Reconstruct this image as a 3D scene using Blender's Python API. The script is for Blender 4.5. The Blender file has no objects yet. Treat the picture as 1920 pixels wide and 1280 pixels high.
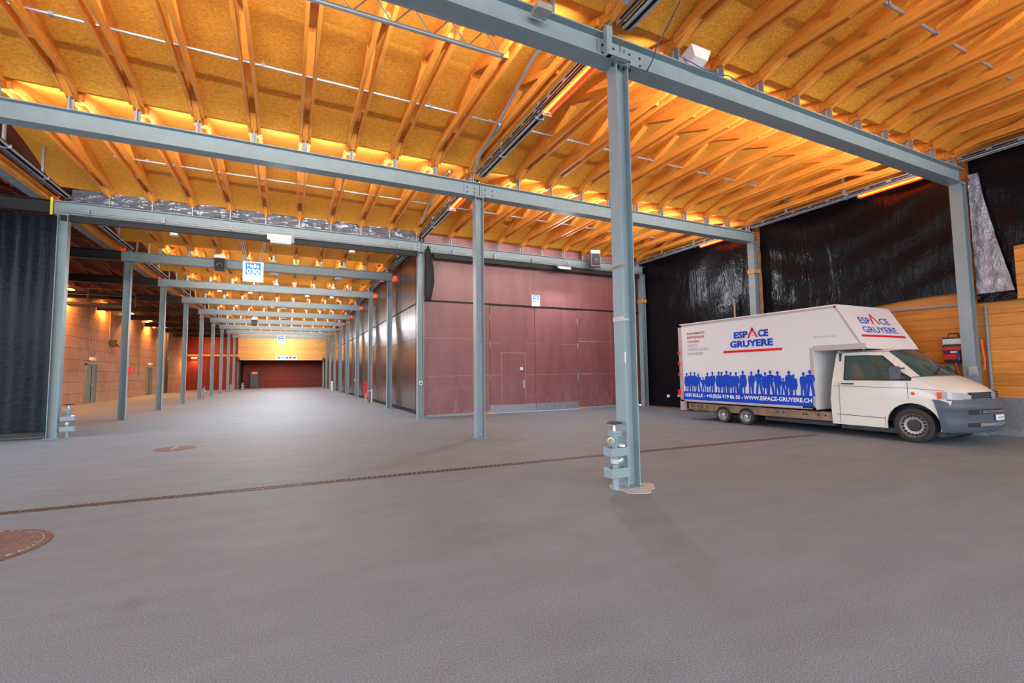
import bpy, math, random
from mathutils import Vector, Matrix
random.seed(7)
S = bpy.context.scene
COL = S.collection
PI = math.pi

# ------------------------------------------------------------ camera
F_PX, YAW, PITCH, ROLL = 867.85, 0.45104, 0.06810, -0.01241
fwd = Vector((math.sin(YAW)*math.cos(PITCH), math.cos(YAW)*math.cos(PITCH), math.sin(PITCH)))
rt0 = Vector((math.cos(YAW), -math.sin(YAW), 0))
up0 = rt0.cross(fwd)
rt = rt0*math.cos(ROLL) + up0*math.sin(ROLL)
up = -rt0*math.sin(ROLL) + up0*math.cos(ROLL)
cam_data = bpy.data.cameras.new('camera')
cam = bpy.data.objects.new('camera', cam_data)
COL.objects.link(cam)
cam.matrix_world = Matrix(((rt.x, up.x, -fwd.x, 0), (rt.y, up.y, -fwd.y, 0), (rt.z, up.z, -fwd.z, 1.45), (0, 0, 0, 1)))
cam_data.sensor_width = 36
cam_data.lens = F_PX/1920*36
cam_data.clip_end = 300
S.camera = cam

# ------------------------------------------------------------ world, exposure, big lights
w = bpy.data.worlds.new('world'); S.world = w; w.use_nodes = True
bg = w.node_tree.nodes['Background']
# overcast sky above the horizon, added dim upward fill light below it
_tc = w.node_tree.nodes.new('ShaderNodeTexCoord'); _sp = w.node_tree.nodes.new('ShaderNodeSeparateXYZ')
_rp = w.node_tree.nodes.new('ShaderNodeValToRGB'); _mr = w.node_tree.nodes.new('ShaderNodeMapRange')
w.node_tree.links.new(_tc.outputs['Generated'], _sp.inputs[0]); w.node_tree.links.new(_sp.outputs[2], _mr.inputs[0])
_mr.inputs[1].default_value = -1; _mr.inputs[2].default_value = 1
w.node_tree.links.new(_mr.outputs[0], _rp.inputs[0])
_e = _rp.color_ramp.elements; _e[0].position = .49; _e[0].color = (.36, .40, .46, 1); _e[1].position = .51; _e[1].color = (.80, .90, 1.0, 1)
w.node_tree.links.new(_rp.outputs[0], bg.inputs[0])
bg.inputs[1].default_value = 3.4
S.view_settings.view_transform = 'Standard'
S.view_settings.look = 'None'
S.view_settings.exposure = 0.56
S.view_settings.gamma = 1.0
S.cycles.max_bounces = 8
S.cycles.diffuse_bounces = 6
S.cycles.use_denoising = True
S.cycles.sample_clamp_indirect = 6

def area(name, loc, size, power, color=(1, 1, 1), rot=(0, 0, 0), size_y=None, shape=None):
    l = bpy.data.lights.new(name, 'AREA'); l.energy = power; l.color = color
    l.shape = shape or ('RECTANGLE' if size_y else 'DISK'); l.size = size
    if size_y: l.size_y = size_y
    o = bpy.data.objects.new(name, l); COL.objects.link(o); o.location = loc; o.rotation_euler = rot
    return o

# ------------------------------------------------------------ setting constants (metres)
ROWS = [-0.4, 4.765, 9.886, 15.154, 20.375, 25.49, 30.70, 35.93, 41.14, 46.33, 51.5, 56.7, 61.9]
XL, XM, XR = -5.13, 3.945, 13.5
BB, BT = 5.55, 5.88          # beam underside and top
ZV, ZR = 6.27, 0.60          # valley height of the board ceiling and rise to the ridge
def ceil_z(y):
    for a, b in zip(ROWS[:-1], ROWS[1:]):
        if a <= y <= b:
            t = abs(2*(y-a)/(b-a)-1)
            return ZV + ZR*(1-t**1.8)
    return ZV

# ------------------------------------------------------------ materials
MATS = {}
def nodes(name):
    m = bpy.data.materials.new(name); m.use_nodes = True
    nt = m.node_tree; b = nt.nodes['Principled BSDF']
    MATS[name] = m
    return m, nt, b
def N(nt, t, **kw):
    n = nt.nodes.new(t)
    for k, v in kw.items():
        if k.startswith('i_'):
            n.inputs[k[2:].replace('_', ' ')].default_value = v
        else: setattr(n, k, v)
    return n
def ramp(nt, fac, stops):
    r = nt.nodes.new('ShaderNodeValToRGB'); e = r.color_ramp.elements
    while len(e) < len(stops): e.new(0.5)
    for el, (p, c) in zip(e, stops):
        el.position = p; el.color = (c[0], c[1], c[2], 1)
    nt.links.new(fac, r.inputs[0]); return r.outputs[0]
def coords(nt, scale=(1, 1, 1), rot=(0, 0, 0)):
    tc = nt.nodes.new('ShaderNodeTexCoord'); mp = nt.nodes.new('ShaderNodeMapping')
    mp.inputs['Scale'].default_value = scale; mp.inputs['Rotation'].default_value = rot
    nt.links.new(tc.outputs['Object'], mp.inputs[0]); return mp.outputs[0]
def noise(nt, vec, scale, detail=3, rough=.6, dist=0):
    n = nt.nodes.new('ShaderNodeTexNoise'); n.inputs['Scale'].default_value = scale
    n.inputs['Detail'].default_value = detail; n.inputs['Roughness'].default_value = rough
    n.inputs['Distortion'].default_value = dist
    nt.links.new(vec, n.inputs['Vector']); return n.outputs['Fac']
def mix(nt, fac, a, b, mode='MIX'):
    m = nt.nodes.new('ShaderNodeMix'); m.data_type = 'RGBA'; m.blend_type = mode
    def put(s, v):
        if hasattr(v, 'is_linked') or hasattr(v, 'links'): nt.links.new(v, s)
        elif isinstance(v, (int, float)): s.default_value = v
        else: s.default_value = (v[0], v[1], v[2], 1)
    put(m.inputs['Factor'], fac); put(m.inputs['A'], a); put(m.inputs['B'], b)
    return m.outputs['Result']
def math_(nt, op, a, b=None, c=None):
    m = nt.nodes.new('ShaderNodeMath'); m.operation = op
    for i, v in enumerate((a, b, c)):
        if v is None: continue
        if isinstance(v, (int, float)): m.inputs[i].default_value = v
        else: nt.links.new(v, m.inputs[i])
    return m.outputs[0]
def bump(nt, b, h, strength=.2, dist=.01):
    n = nt.nodes.new('ShaderNodeBump'); n.inputs['Strength'].default_value = strength
    n.inputs['Distance'].default_value = dist
    nt.links.new(h, n.inputs['Height']); nt.links.new(n.outputs[0], b.inputs['Normal'])
def simple(name, c, rough=.5, metal=0, var=.12, scale=6, spec=None, coat=0, bmp=0):
    m, nt, b = nodes(name)
    v = coords(nt); f = noise(nt, v, scale, 4)
    c2 = [x*(1-var) for x in c]; c3 = [min(1, x*(1+var)) for x in c]
    nt.links.new(ramp(nt, f, [(.3, c2), (.7, c3)]), b.inputs['Base Color'])
    b.inputs['Roughness'].default_value = rough; b.inputs['Metallic'].default_value = metal
    if spec is not None: b.inputs['Specular IOR Level'].default_value = spec
    if coat: b.inputs['Coat Weight'].default_value = coat; b.inputs['Coat Roughness'].default_value = .12
    if bmp: bump(nt, b, noise(nt, v, scale*8, 2), bmp, .004)
    return m
def emis(name, c, s):
    m, nt, b = nodes(name)
    b.inputs['Base Color'].default_value = (c[0], c[1], c[2], 1)
    b.inputs['Emission Color'].default_value = (c[0], c[1], c[2], 1)
    b.inputs['Emission Strength'].default_value = s
    return m
def sep(nt, vec):
    s = nt.nodes.new('ShaderNodeSeparateXYZ'); nt.links.new(vec, s.inputs[0]); return s.outputs
def planks(name, c, axis, pitch, grain_axis, rough=.55, var=.22, gap=.035, knots=True, gapcol=.35, spec=.4):
    m, nt, b = nodes(name)
    v = coords(nt); o = sep(nt, v)
    q = math_(nt, 'DIVIDE', o[axis], pitch)
    fr = math_(nt, 'FRACT', q); fl = math_(nt, 'FLOOR', q)
    wn = nt.nodes.new('ShaderNodeTexWhiteNoise'); wn.noise_dimensions = '1D'; nt.links.new(fl, wn.inputs['W'])
    sc = [9, 9, 9]; sc[grain_axis] = .8
    g = noise(nt, coords(nt, sc), 2.2, 5, .6, .6)
    c1 = [x*(1-var) for x in c]; c2 = [min(1, x*(1+var*.6)) for x in c]
    col = ramp(nt, g, [(.3, c1), (.7, c2)])
    tone = ramp(nt, wn.outputs['Value'], [(0, (.72, .72, .72)), (1, (1, 1, 1))])
    col = mix(nt, 1.0, col, tone, 'MULTIPLY')
    if knots:
        sk = [3, 3, 3]; sk[grain_axis] = 1.6
        vo = nt.nodes.new('ShaderNodeTexVoronoi'); vo.inputs['Scale'].default_value = 1.3
        nt.links.new(coords(nt, sk), vo.inputs['Vector'])
        kf = ramp(nt, vo.outputs['Distance'], [(.04, (1, 1, 1)), (.09, (0, 0, 0))])
        col = mix(nt, math_(nt, 'MULTIPLY', kf, .55), col, [x*.35 for x in c])
    gp = math_(nt, 'LESS_THAN', fr, gap)
    col = mix(nt, math_(nt, 'MULTIPLY', gp, 1-gapcol), col, (.02, .01, .005))
    nt.links.new(col, b.inputs['Base Color'])
    b.inputs['Roughness'].default_value = rough; b.inputs['Specular IOR Level'].default_value = spec
    bump(nt, b, math_(nt, 'SUBTRACT', 1, gp), .5, .006)
    return m

# oriented strand board
m, nt, b = nodes('strand_board')
v = coords(nt)
f1 = noise(nt, coords(nt, (9, 26, 9)), 2.0, 4, .65, 1.2)
f2 = noise(nt, coords(nt, (24, 9, 9), (0, 0, .5)), 2.4, 3, .6, 1.0)
f3 = noise(nt, v, .35, 2)
col = ramp(nt, f1, [(.36, (.32, .105, .009)), (.5, (.74, .315, .030)), (.64, (.92, .56, .13))])
col = mix(nt, .38, col, ramp(nt, f2, [(.3, (.46, .16, .012)), (.7, (.88, .44, .055))]))
col = mix(nt, .3, col, ramp(nt, f3, [(.35, (.52, .21, .018)), (.65, (.82, .38, .045))]))
nt.links.new(col, b.inputs['Base Color']); b.inputs['Roughness'].default_value = .6
b.inputs['Specular IOR Level'].default_value = .25
bump(nt, b, f1, .12, .004)

def timber(name, c, grain_axis):
    m, nt, b = nodes(name)
    sc = [14, 14, 14]; sc[grain_axis] = .9
    g = noise(nt, coords(nt, sc), 2, 5, .6, .5)
    k = noise(nt, coords(nt), 1.6, 2)
    col = ramp(nt, g, [(.3, [x*.62 for x in c]), (.7, [min(1, x*1.12) for x in c])])
    col = mix(nt, .35, col, ramp(nt, k, [(.35, [x*.7 for x in c]), (.7, [min(1, x*1.15) for x in c])]))
    nt.links.new(col, b.inputs['Base Color']); b.inputs['Roughness'].default_value = .5
    b.inputs['Specular IOR Level'].default_value = .35
timber('spruce', (.82, .31, .045), 1)
timber('spruce_pale', (.74, .30, .06), 1)
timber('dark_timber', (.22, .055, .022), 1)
planks('plank_wall', (.74, .28, .042), 2, .26, 1)
planks('yellow_planks', (.74, .40, .11), 2, .17, 0)
planks('red_lit_planks', (.22, .016, .005), 2, .17, 0, knots=False)  # red light at the far end put into the plank colour
planks('red_lit_boards_upright', (.20, .012, .005), 0, .22, 2, knots=False)  # same red light put into the upright boards' colour
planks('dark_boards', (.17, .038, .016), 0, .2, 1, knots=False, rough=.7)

# asphalt
m, nt, b = nodes('asphalt')
v = coords(nt)
big = noise(nt, v, .28, 4, .6, .4); mid = noise(nt, coords(nt, (1, 3, 1)), 1.1, 4, .6, .3)
grit = noise(nt, v, 120, 2, .7); vo = N(nt, 'ShaderNodeTexVoronoi'); vo.inputs['Scale'].default_value = 95
nt.links.new(v, vo.inputs['Vector'])
col = ramp(nt, big, [(.3, (.143, .176, .214)), (.7, (.207, .254, .308))])
col = mix(nt, .45, col, ramp(nt, mid, [(.3, (.115, .142, .174)), (.7, (.225, .276, .333))]))
col = mix(nt, .42, col, ramp(nt, grit, [(.36, (.05, .056, .068)), (.52, (.186, .224, .266)), (.70, (.46, .48, .51))]))
sp = ramp(nt, vo.outputs['Distance'], [(.05, (1, 1, 1)), (.16, (0, 0, 0))])
col = mix(nt, math_(nt, 'MULTIPLY', sp, .45), col, (.62, .62, .61))
st = ramp(nt, noise(nt, v, .8, 3, .5, .8), [(.62, (0, 0, 0)), (.74, (1, 1, 1))])
col = mix(nt, math_(nt, 'MULTIPLY', st, .28), col, (.10, .098, .098))
nt.links.new(col, b.inputs['Base Color']); b.inputs['Roughness'].default_value = .72
b.inputs['Specular IOR Level'].default_value = .45
bump(nt, b, grit, .12, .004)

simple('steel_paint', (.235, .310, .338), .42, 0, .07, 3)
simple('steel_dark', (.012, .009, .008), .6, 0, .2, 3)  # near-black steel; on the aisle girders it stands in for shade
simple('galvanised', (.32, .345, .385), .42, .5, .15, 12)
simple('aluminium', (.55, .56, .58), .35, .6, .08, 10)
simple('dark_slot', (.008, .009, .010), .6)
simple('white_paint', (.78, .78, .76), .4, 0, .03)
simple('plastic_dark', (.03, .033, .04), .45)
simple('rubber', (.022, .022, .024), .7, 0, .2, 20)
simple('rust', (.17, .095, .072), .75, 0, .35, 14, bmp=.3)
simple('rust_dark', (.12, .075, .06), .75, 0, .35, 14)
simple('asphalt_brown', (.23, .235, .25), .75, 0, .25, 12)
simple('cloth_black', (.014, .016, .022), .8, 0, .2, 10)
simple('red_plastic', (.62, .02, .015), .4)
simple('orange_hose', (.85, .11, .01), .45)
simple('blue_cable', (.02, .10, .38), .45)
simple('purple_cable', (.05, .035, .13), .45)
simple('yellow_paint', (.68, .62, .04), .5)
simple('ochre', (.66, .30, .05), .5)
simple('conduit_grey', (.20, .23, .27), .5)
simple('brass', (.40, .34, .22), .35, .7)
simple('mortar', (.48, .47, .43), .85, 0, .15, 8)
simple('door_green', (.20, .24, .215), .55, 0, .15, 4)
simple('pink_pipe', (.40, .25, .22), .5)
emis('tube_hot', (1, .075, .004), 16)
emis('tube_red', (1, .03, .006), 3.0)
emis('lamp_glow', (1, .52, .12), 7)
emis('red_led', (1, .01, .01), 3)

# burgundy facing boards
m, nt, b = nodes('burgundy')
v = coords(nt)
sc = noise(nt, coords(nt, (1, 1, .25)), 1.3, 5, .65, .8)
col = ramp(nt, sc, [(.3, (.185, .064, .068)), (.7, (.265, .105, .112))])
o = sep(nt, v)
low = ramp(nt, math_(nt, 'DIVIDE', o[2], 6.0), [(.05, (1, 1, 1)), (.30, (0, 0, 0))])
scuff = ramp(nt, noise(nt, coords(nt, (1, 1, .6)), 2.2, 6, .75, 1.5), [(.45, (0, 0, 0)), (.70, (1, 1, 1))])
col = mix(nt, math_(nt, 'MULTIPLY', math_(nt, 'MULTIPLY', low, scuff), .5), col, (.36, .24, .24))
nt.links.new(col, b.inputs['Base Color']); b.inputs['Roughness'].default_value = .42
b.inputs['Specular IOR Level'].default_value = .6
simple('burgundy_gloss', (.060, .030, .024), .24, 0, .25, .8, spec=.6)

# black sheeting, wrinkled
def sheeting(name, c, rough, bs, bsc, spec=.7, stretch=(1, 1, .35)):
    m, nt, b = nodes(name)
    b.inputs['Base Color'].default_value = (*c, 1); b.inputs['Roughness'].default_value = rough
    b.inputs['Specular IOR Level'].default_value = spec
    a = noise(nt, coords(nt, stretch), bsc, 5, .6, 1.2); d = noise(nt, coords(nt), bsc*5, 3, .6, .5)
    bump(nt, b, math_(nt, 'ADD', a, math_(nt, 'MULTIPLY', d, .25)), bs, .12)
sheeting('sheeting', (.005, .005, .007), .25, .40, 1.1, .16, (1, 1.6, .35))
sheeting('sheeting_crumpled', (.48, .50, .56), .14, 1.0, 4.0, 1.0, (1, 1, 1))
sheeting('curtain_cloth', (.007, .009, .015), .24, .22, 1.5, .12, (1.6, 1, .2))
MATS['sheeting_crumpled'].node_tree.nodes['Principled BSDF'].inputs['Metallic'].default_value = .55
sheeting('tarp_grey', (.07, .085, .115), .22, .6, 2.0, 1.0, (1, 1, .5))

# block wall
m, nt, b = nodes('block_wall')
tc = nt.nodes.new('ShaderNodeTexCoord'); mp = nt.nodes.new('ShaderNodeMapping')
mp.inputs['Rotation'].default_value = (PI/2, 0, PI/2)
o_ = sep(nt, tc.outputs['Object']); cb = nt.nodes.new('ShaderNodeCombineXYZ')
nt.links.new(o_[1], cb.inputs[0]); nt.links.new(o_[2], cb.inputs[1])
br = nt.nodes.new('ShaderNodeTexBrick'); br.inputs['Scale'].default_value = 1
br.inputs['Brick Width'].default_value = 2.6; br.inputs['Row Height'].default_value = .62
br.inputs['Mortar Size'].default_value = .012
br.inputs['Color1'].default_value = (.52, .30, .20, 1); br.inputs['Color2'].default_value = (.58, .34, .23, 1)
br.inputs['Mortar'].default_value = (.16, .09, .06, 1)
nt.links.new(cb.outputs[0], br.inputs['Vector'])
f = noise(nt, coords(nt), .9, 4)
col = mix(nt, 1, br.outputs['Color'], ramp(nt, f, [(.3, (.72, .70, .68)), (.7, (1, 1, 1))]), 'MULTIPLY')
nt.links.new(col, b.inputs['Base Color']); b.inputs['Roughness'].default_value = .8

# vehicle paint and glass
m, nt, b = nodes('van_white'); b.inputs['Base Color'].default_value = (.72, .70, .63, 1)
b.inputs['Roughness'].default_value = .3; b.inputs['Coat Weight'].default_value = .6; b.inputs['Coat Roughness'].default_value = .08
m, nt, b = nodes('box_white'); b.inputs['Base Color'].default_value = (.70, .70, .70, 1); b.inputs['Roughness'].default_value = .45
m, nt, b = nodes('box_front_white'); b.inputs['Base Color'].default_value = (.80, .80, .82, 1); b.inputs['Roughness'].default_value = .4
simple('box_trim', (.47, .40, .40), .4, .2, .06)
simple('bumper_grey', (.075, .090, .125), .5, 0, .06)
simple('hub_dark', (.03, .028, .027), .5)
simple('rim_rust', (.16, .095, .065), .6, .2, .3, 20)
simple('wheel_steel', (.40, .38, .38), .4, .5, .2, 20)
simple('chassis_tan', (.24, .16, .105), .6, .1, .4, 5)
simple('seat_cloth', (.05, .055, .06), .9)
m, nt, b = nodes('vehicle_glass')
b.inputs['Base Color'].default_value = (.22, .34, .33, 1); b.inputs['Roughness'].default_value = .02
b.inputs['Transmission Weight'].default_value = .75; b.inputs['IOR'].default_value = 1.45
b.inputs['Specular IOR Level'].default_value = .8
m, nt, b = nodes('lamp_glass')
b.inputs['Base Color'].default_value = (.42, .40, .40, 1); b.inputs['Roughness'].default_value = .12; b.inputs['Metallic'].default_value = .3
def flat(name, c, r=.5):
    m, nt, b = nodes(name); b.inputs['Base Color'].default_value = (*c, 1); b.inputs['Roughness'].default_value = r; b.inputs['Specular IOR Level'].default_value = .2
flat('ink_blue', (.006, .058, .50)); flat('ink_red', (.68, .012, .012)); flat('ink_white', (.78, .78, .78))
flat('ink_grey', (.33, .36, .42)); flat('ink_darkred', (.42, .03, .06)); flat('ink_black', (.02, .02, .02))
flat('sign_blue', (.03, .25, .68)); flat('indicator_orange', (.85, .12, .01), .3); flat('tail_red', (.7, .02, .02), .3)

# ------------------------------------------------------------ mesh helpers
class MB:
    def __init__(s): s.v = []; s.f = []
    def add(s, vs, fs):
        n = len(s.v); s.v += [tuple(p) for p in vs]; s.f += [tuple(i+n for i in f) for f in fs]; return s
    def box(s, x0, x1, y0, y1, z0, z1):
        return s.add([(x, y, z) for z in (z0, z1) for y in (y0, y1) for x in (x0, x1)],
                     [(0, 2, 3, 1), (4, 5, 7, 6), (0, 1, 5, 4), (2, 6, 7, 3), (0, 4, 6, 2), (1, 3, 7, 5)])
    def bar(s, a, b, w, h=None, upv=(0, 0, 1)):
        h = h or w; a = Vector(a); b = Vector(b); d = (b-a).normalized(); u = Vector(upv)
        if abs(d.dot(u)) > .98: u = Vector((1, 0, 0))
        r = d.cross(u).normalized(); u = r.cross(d)
        vs = [p + r*(i*w/2) + u*(j*h/2) for p in (a, b) for i, j in ((-1, -1), (1, -1), (1, 1), (-1, 1))]
        return s.add(vs, [(0, 3, 2, 1), (4, 5, 6, 7), (0, 1, 5, 4), (1, 2, 6, 5), (2, 3, 7, 6), (3, 0, 4, 7)])
    def tube(s, pts, r, n=8, cap=True, closed=False):
        pts = [Vector(p) for p in pts]; L = len(pts); rings = []
        u = None
        for i, p in enumerate(pts):
            if closed: d = pts[(i+1) % L] - pts[i-1]
            else: d = pts[min(i+1, L-1)] - pts[max(i-1, 0)]
            d.normalize()
            if u is None:
                u = Vector((0, 0, 1)) if abs(d.z) < .9 else Vector((1, 0, 0))
            u = (u - d*u.dot(d)).normalized(); q = d.cross(u)
            rr = r[i] if isinstance(r, (list, tuple)) else r
            rings.append([p + (u*math.cos(2*PI*k/n) + q*math.sin(2*PI*k/n))*rr for k in range(n)])
        vs = [p for ring in rings for p in ring]; fs = []
        for i in range(L if closed else L-1):
            for k in range(n):
                a = i*n+k; b = i*n+(k+1) % n; c = ((i+1) % L)*n+(k+1) % n; d = ((i+1) % L)*n+k
                fs.append((a, b, c, d))
        if cap and not closed: fs += [tuple(range(n))[::-1], tuple((L-1)*n+k for k in range(n))]
        return s.add(vs, fs)
    def lathe(s, c, prof, axis=(0, 0, 1), n=20, cap=True):
        """prof: (radius, distance along axis)"""
        c = Vector(c); a = Vector(axis).normalized()
        u = Vector((0, 0, 1)) if abs(a.z) < .9 else Vector((1, 0, 0)); u = (u-a*u.dot(a)).normalized(); q = a.cross(u)
        vs = []; fs = []
        for r, h in prof:
            for k in range(n): vs.append(c + a*h + (u*math.cos(2*PI*k/n)+q*math.sin(2*PI*k/n))*max(r, .0005))
        for i in range(len(prof)-1):
            for k in range(n): fs.append((i*n+k, i*n+(k+1) % n, (i+1)*n+(k+1) % n, (i+1)*n+k))
        if cap: fs += [tuple(range(n))[::-1], tuple((len(prof)-1)*n+k for k in range(n))]
        return s.add(vs, fs)
    def prism(s, poly, o, e1, e2, e3):
        """poly in (e1,e2) plane at o, extruded along e3"""
        o = Vector(o); e1 = Vector(e1); e2 = Vector(e2); e3 = Vector(e3); n = len(poly)
        a = [o+e1*x+e2*y for x, y in poly]; b_ = [p+e3 for p in a]
        return s.add(a+b_, [tuple(range(n))[::-1], tuple(range(n, 2*n))] + [(i, (i+1) % n, n+(i+1) % n, n+i) for i in range(n)])
    def mesh(s, name, mat, smooth=False, off=(0, 0, 0), angle=.7):
        me = bpy.data.meshes.new(name)
        me.from_pydata([(p[0]-off[0], p[1]-off[1], p[2]-off[2]) for p in s.v], [], s.f)
        me.validate(); me.update()
        me.materials.append(MATS[mat])
        if smooth:
            me.polygons.foreach_set('use_smooth', [True]*len(me.polygons))
            try: me.set_sharp_from_angle(angle=angle)
            except Exception: pass
        return me
    def build(s, name, mat, parent=None, smooth=False, label=None, angle=.7):
        off = (0, 0, 0)
        if parent: off = root_loc(parent)
        o = bpy.data.objects.new(name, s.mesh(name, mat, smooth, off, angle)); COL.objects.link(o)
        if parent: o.parent = parent
        if label: o['label'] = label
        fix_normals(o.data)
        return o
import bmesh
def fix_normals(me):
    bm = bmesh.new(); bm.from_mesh(me)
    bmesh.ops.recalc_face_normals(bm, faces=bm.faces); bm.to_mesh(me); bm.free()
def root_loc(o):
    p = Vector((0, 0, 0))
    while o: p = p + o.location; o = o.parent
    return p
def thing(name, label, cat, loc=(0, 0, 0), group=None):
    o = bpy.data.objects.new(name, None); COL.objects.link(o); o.location = loc; o.empty_display_size = .2
    o['label'] = label; o['category'] = cat
    if group: o['group'] = group
    return o
def tag(o, label, cat, group=None, kind=None):
    o['label'] = label; o['category'] = cat
    if group: o['group'] = group
    if kind: o['kind'] = kind
    return o
def struct(name, mb, mat, parent=None, label=None, smooth=False):
    o = mb.build(name, mat, parent, smooth)
    if not parent: o['kind'] = 'structure'
    if label: o['label'] = label
    return o
def copy_tree(root, loc, label=None, group=None, scale=None):
    def rec(o, par):
        c = o.copy(); COL.objects.link(c)
        if par: c.parent = par
        for ch in o.children: rec(ch, c)
        return c
    kids = {}
    r = rec(root, None); r.location = loc
    if label: r['label'] = label
    if group: r['group'] = group
    if scale: r.scale = scale
    return r
def ground_origin(o, loc):
    """move the origin of a top-level mesh object to loc"""
    me = o.data; off = Vector(loc) - o.location
    me.transform(Matrix.Translation(-off)); o.location = loc
    return o
ORD = ['first', 'second', 'third', 'fourth', 'fifth', 'sixth', 'seventh', 'eighth', 'ninth', 'tenth', 'eleventh', 'twelfth', 'thirteenth']

def text_mb(string, w, h, org, e_r, e_u, bold=0.0, depth=.003, slant=0):
    """text filling width w and height h, lower-left at org, reading along e_r"""
    cu = bpy.data.curves.new('t', 'FONT'); cu.body = string; cu.size = 1; cu.offset = bold
    cu.resolution_u = 3; cu.extrude = 0
    ob = bpy.data.objects.new('t', cu); COL.objects.link(ob)
    dg = bpy.context.evaluated_depsgraph_get(); ev = ob.evaluated_get(dg); me = ev.to_mesh()
    vs = [v.co.copy() for v in me.vertices]; fs = [tuple(p.vertices) for p in me.polygons]
    ev.to_mesh_clear(); bpy.data.objects.remove(ob); bpy.data.curves.remove(cu)
    x0 = min(v.x for v in vs); x1 = max(v.x for v in vs); y0 = min(v.y for v in vs); y1 = max(v.y for v in vs)
    org = Vector(org); e_r = Vector(e_r).normalized(); e_u = Vector(e_u).normalized(); nn = e_r.cross(e_u)
    out = [org + e_r*((v.x-x0)/(x1-x0)*w + slant*(v.y-y0)) + e_u*((v.y-y0)/(y1-y0)*h) + nn*depth for v in vs]
    mb = MB(); mb.add(out, fs); return mb
# ================================================================= SETTING
struct('floor', MB().box(-11.5, 14.2, -6.5, 68, -.2, 0), 'asphalt')

def ceiling(name, x0, x1, bays, mat, zoff=0.0):
    mb = MB(); prof = []
    for bi in bays:
        a, b_ = ROWS[bi], ROWS[bi+1]
        for k in range(15):
            y = a+(b_-a)*k/14.0
            z = ZV + ZR*(1-abs(2*k/14.0-1)**1.8)
            if prof and abs(prof[-1][0]-y) < 1e-4: continue
            prof.append((y, z+zoff))
    n = len(prof); vs = []
    for x in (x0, x1):
        for y, z in prof: vs.append((x, y, z))
        for y, z in prof: vs.append((x, y, z+.08))
    fs = []; M_ = 2*n
    for i in range(n-1):
        fs += [(i, i+1, M_+i+1, M_+i), (n+i, M_+n+i, M_+n+i+1, n+i+1), (i, n+i, n+i+1, i+1), (M_+i, M_+i+1, M_+n+i+1, M_+n+i)]
    fs += [(0, M_, M_+n, n), (n-1, 2*n-1, M_+2*n-1, M_+n-1)]
    mb.add(vs, fs)
    o = struct(name, mb, mat); return o
ceiling('ceiling', -5.38, 4.14, range(0, 12), 'strand_board')
ceiling('ceiling', 4.14, 13.74, range(0, 3), 'strand_board')
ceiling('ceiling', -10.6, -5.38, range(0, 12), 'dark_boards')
struct('trim_1', MB().box(4.14, 13.74, 15.154, 15.46, ZV, ZV+.1), 'strand_board')

# walls
struct('wall_left', MB().box(-10.75, -10.5, 15.2, 62, 0, 6.95), 'block_wall')
struct('wall_right', MB().box(13.78, 13.95, -5.6, 9.75, .80, 6.95).box(13.78, 13.95, 9.75, 15.6, 0, 6.95), 'plank_wall')
struct('ceiling', MB().box(-10.6, 13.8, -5.6, -.4, ZV, ZV+.1), 'strand_board')  # unseen roof behind the camera, added to shade the near floor
struct('baseboard_right', MB().box(13.72, 13.95, -5.6, 9.75, 0, .80), 'galvanised', label='sheet metal plinth at the foot of the plank wall')
# burgundy hall: front wall (with the gate opening marked out) and long side wall
WY = 15.45
fw = MB()
fw.box(4.16, 13.78, WY, WY+.12, 4.0, 6.36)
fw.box(4.16, 6.57, WY, WY+.12, .07, 3.93)
fw.box(10.39, 13.78, WY, WY+.12, .07, 3.93)
struct('wall_back', fw, 'burgundy')
struct('trim_2', MB().box(4.16, 13.78, WY+.05, WY+.11, 3.93, 4.0), 'dark_slot')
struct('baseboard_back', MB().box(4.2, 6.5, WY-.05, WY+.08, 0, .06).box(10.45, 13.4, WY-.05, WY+.08, 0, .06), 'steel_paint')
# thin joints between the facing boards
j = MB()
for z in (1.38, 2.69):
    j.box(4.2, 6.55, WY-.004, WY, z-.006, z+.006); j.box(10.42, 13.3, WY-.004, WY, z-.006, z+.006)
for x in (6.2, 12.0): j.box(x-.005, x+.005, WY-.004, WY, .08, 3.92)
for x in (6.15, 8.3, 10.5, 12.4): j.box(x-.005, x+.005, WY-.004, WY, 4.02, 6.3)
struct('trim_3', j, 'pink_pipe')
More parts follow.
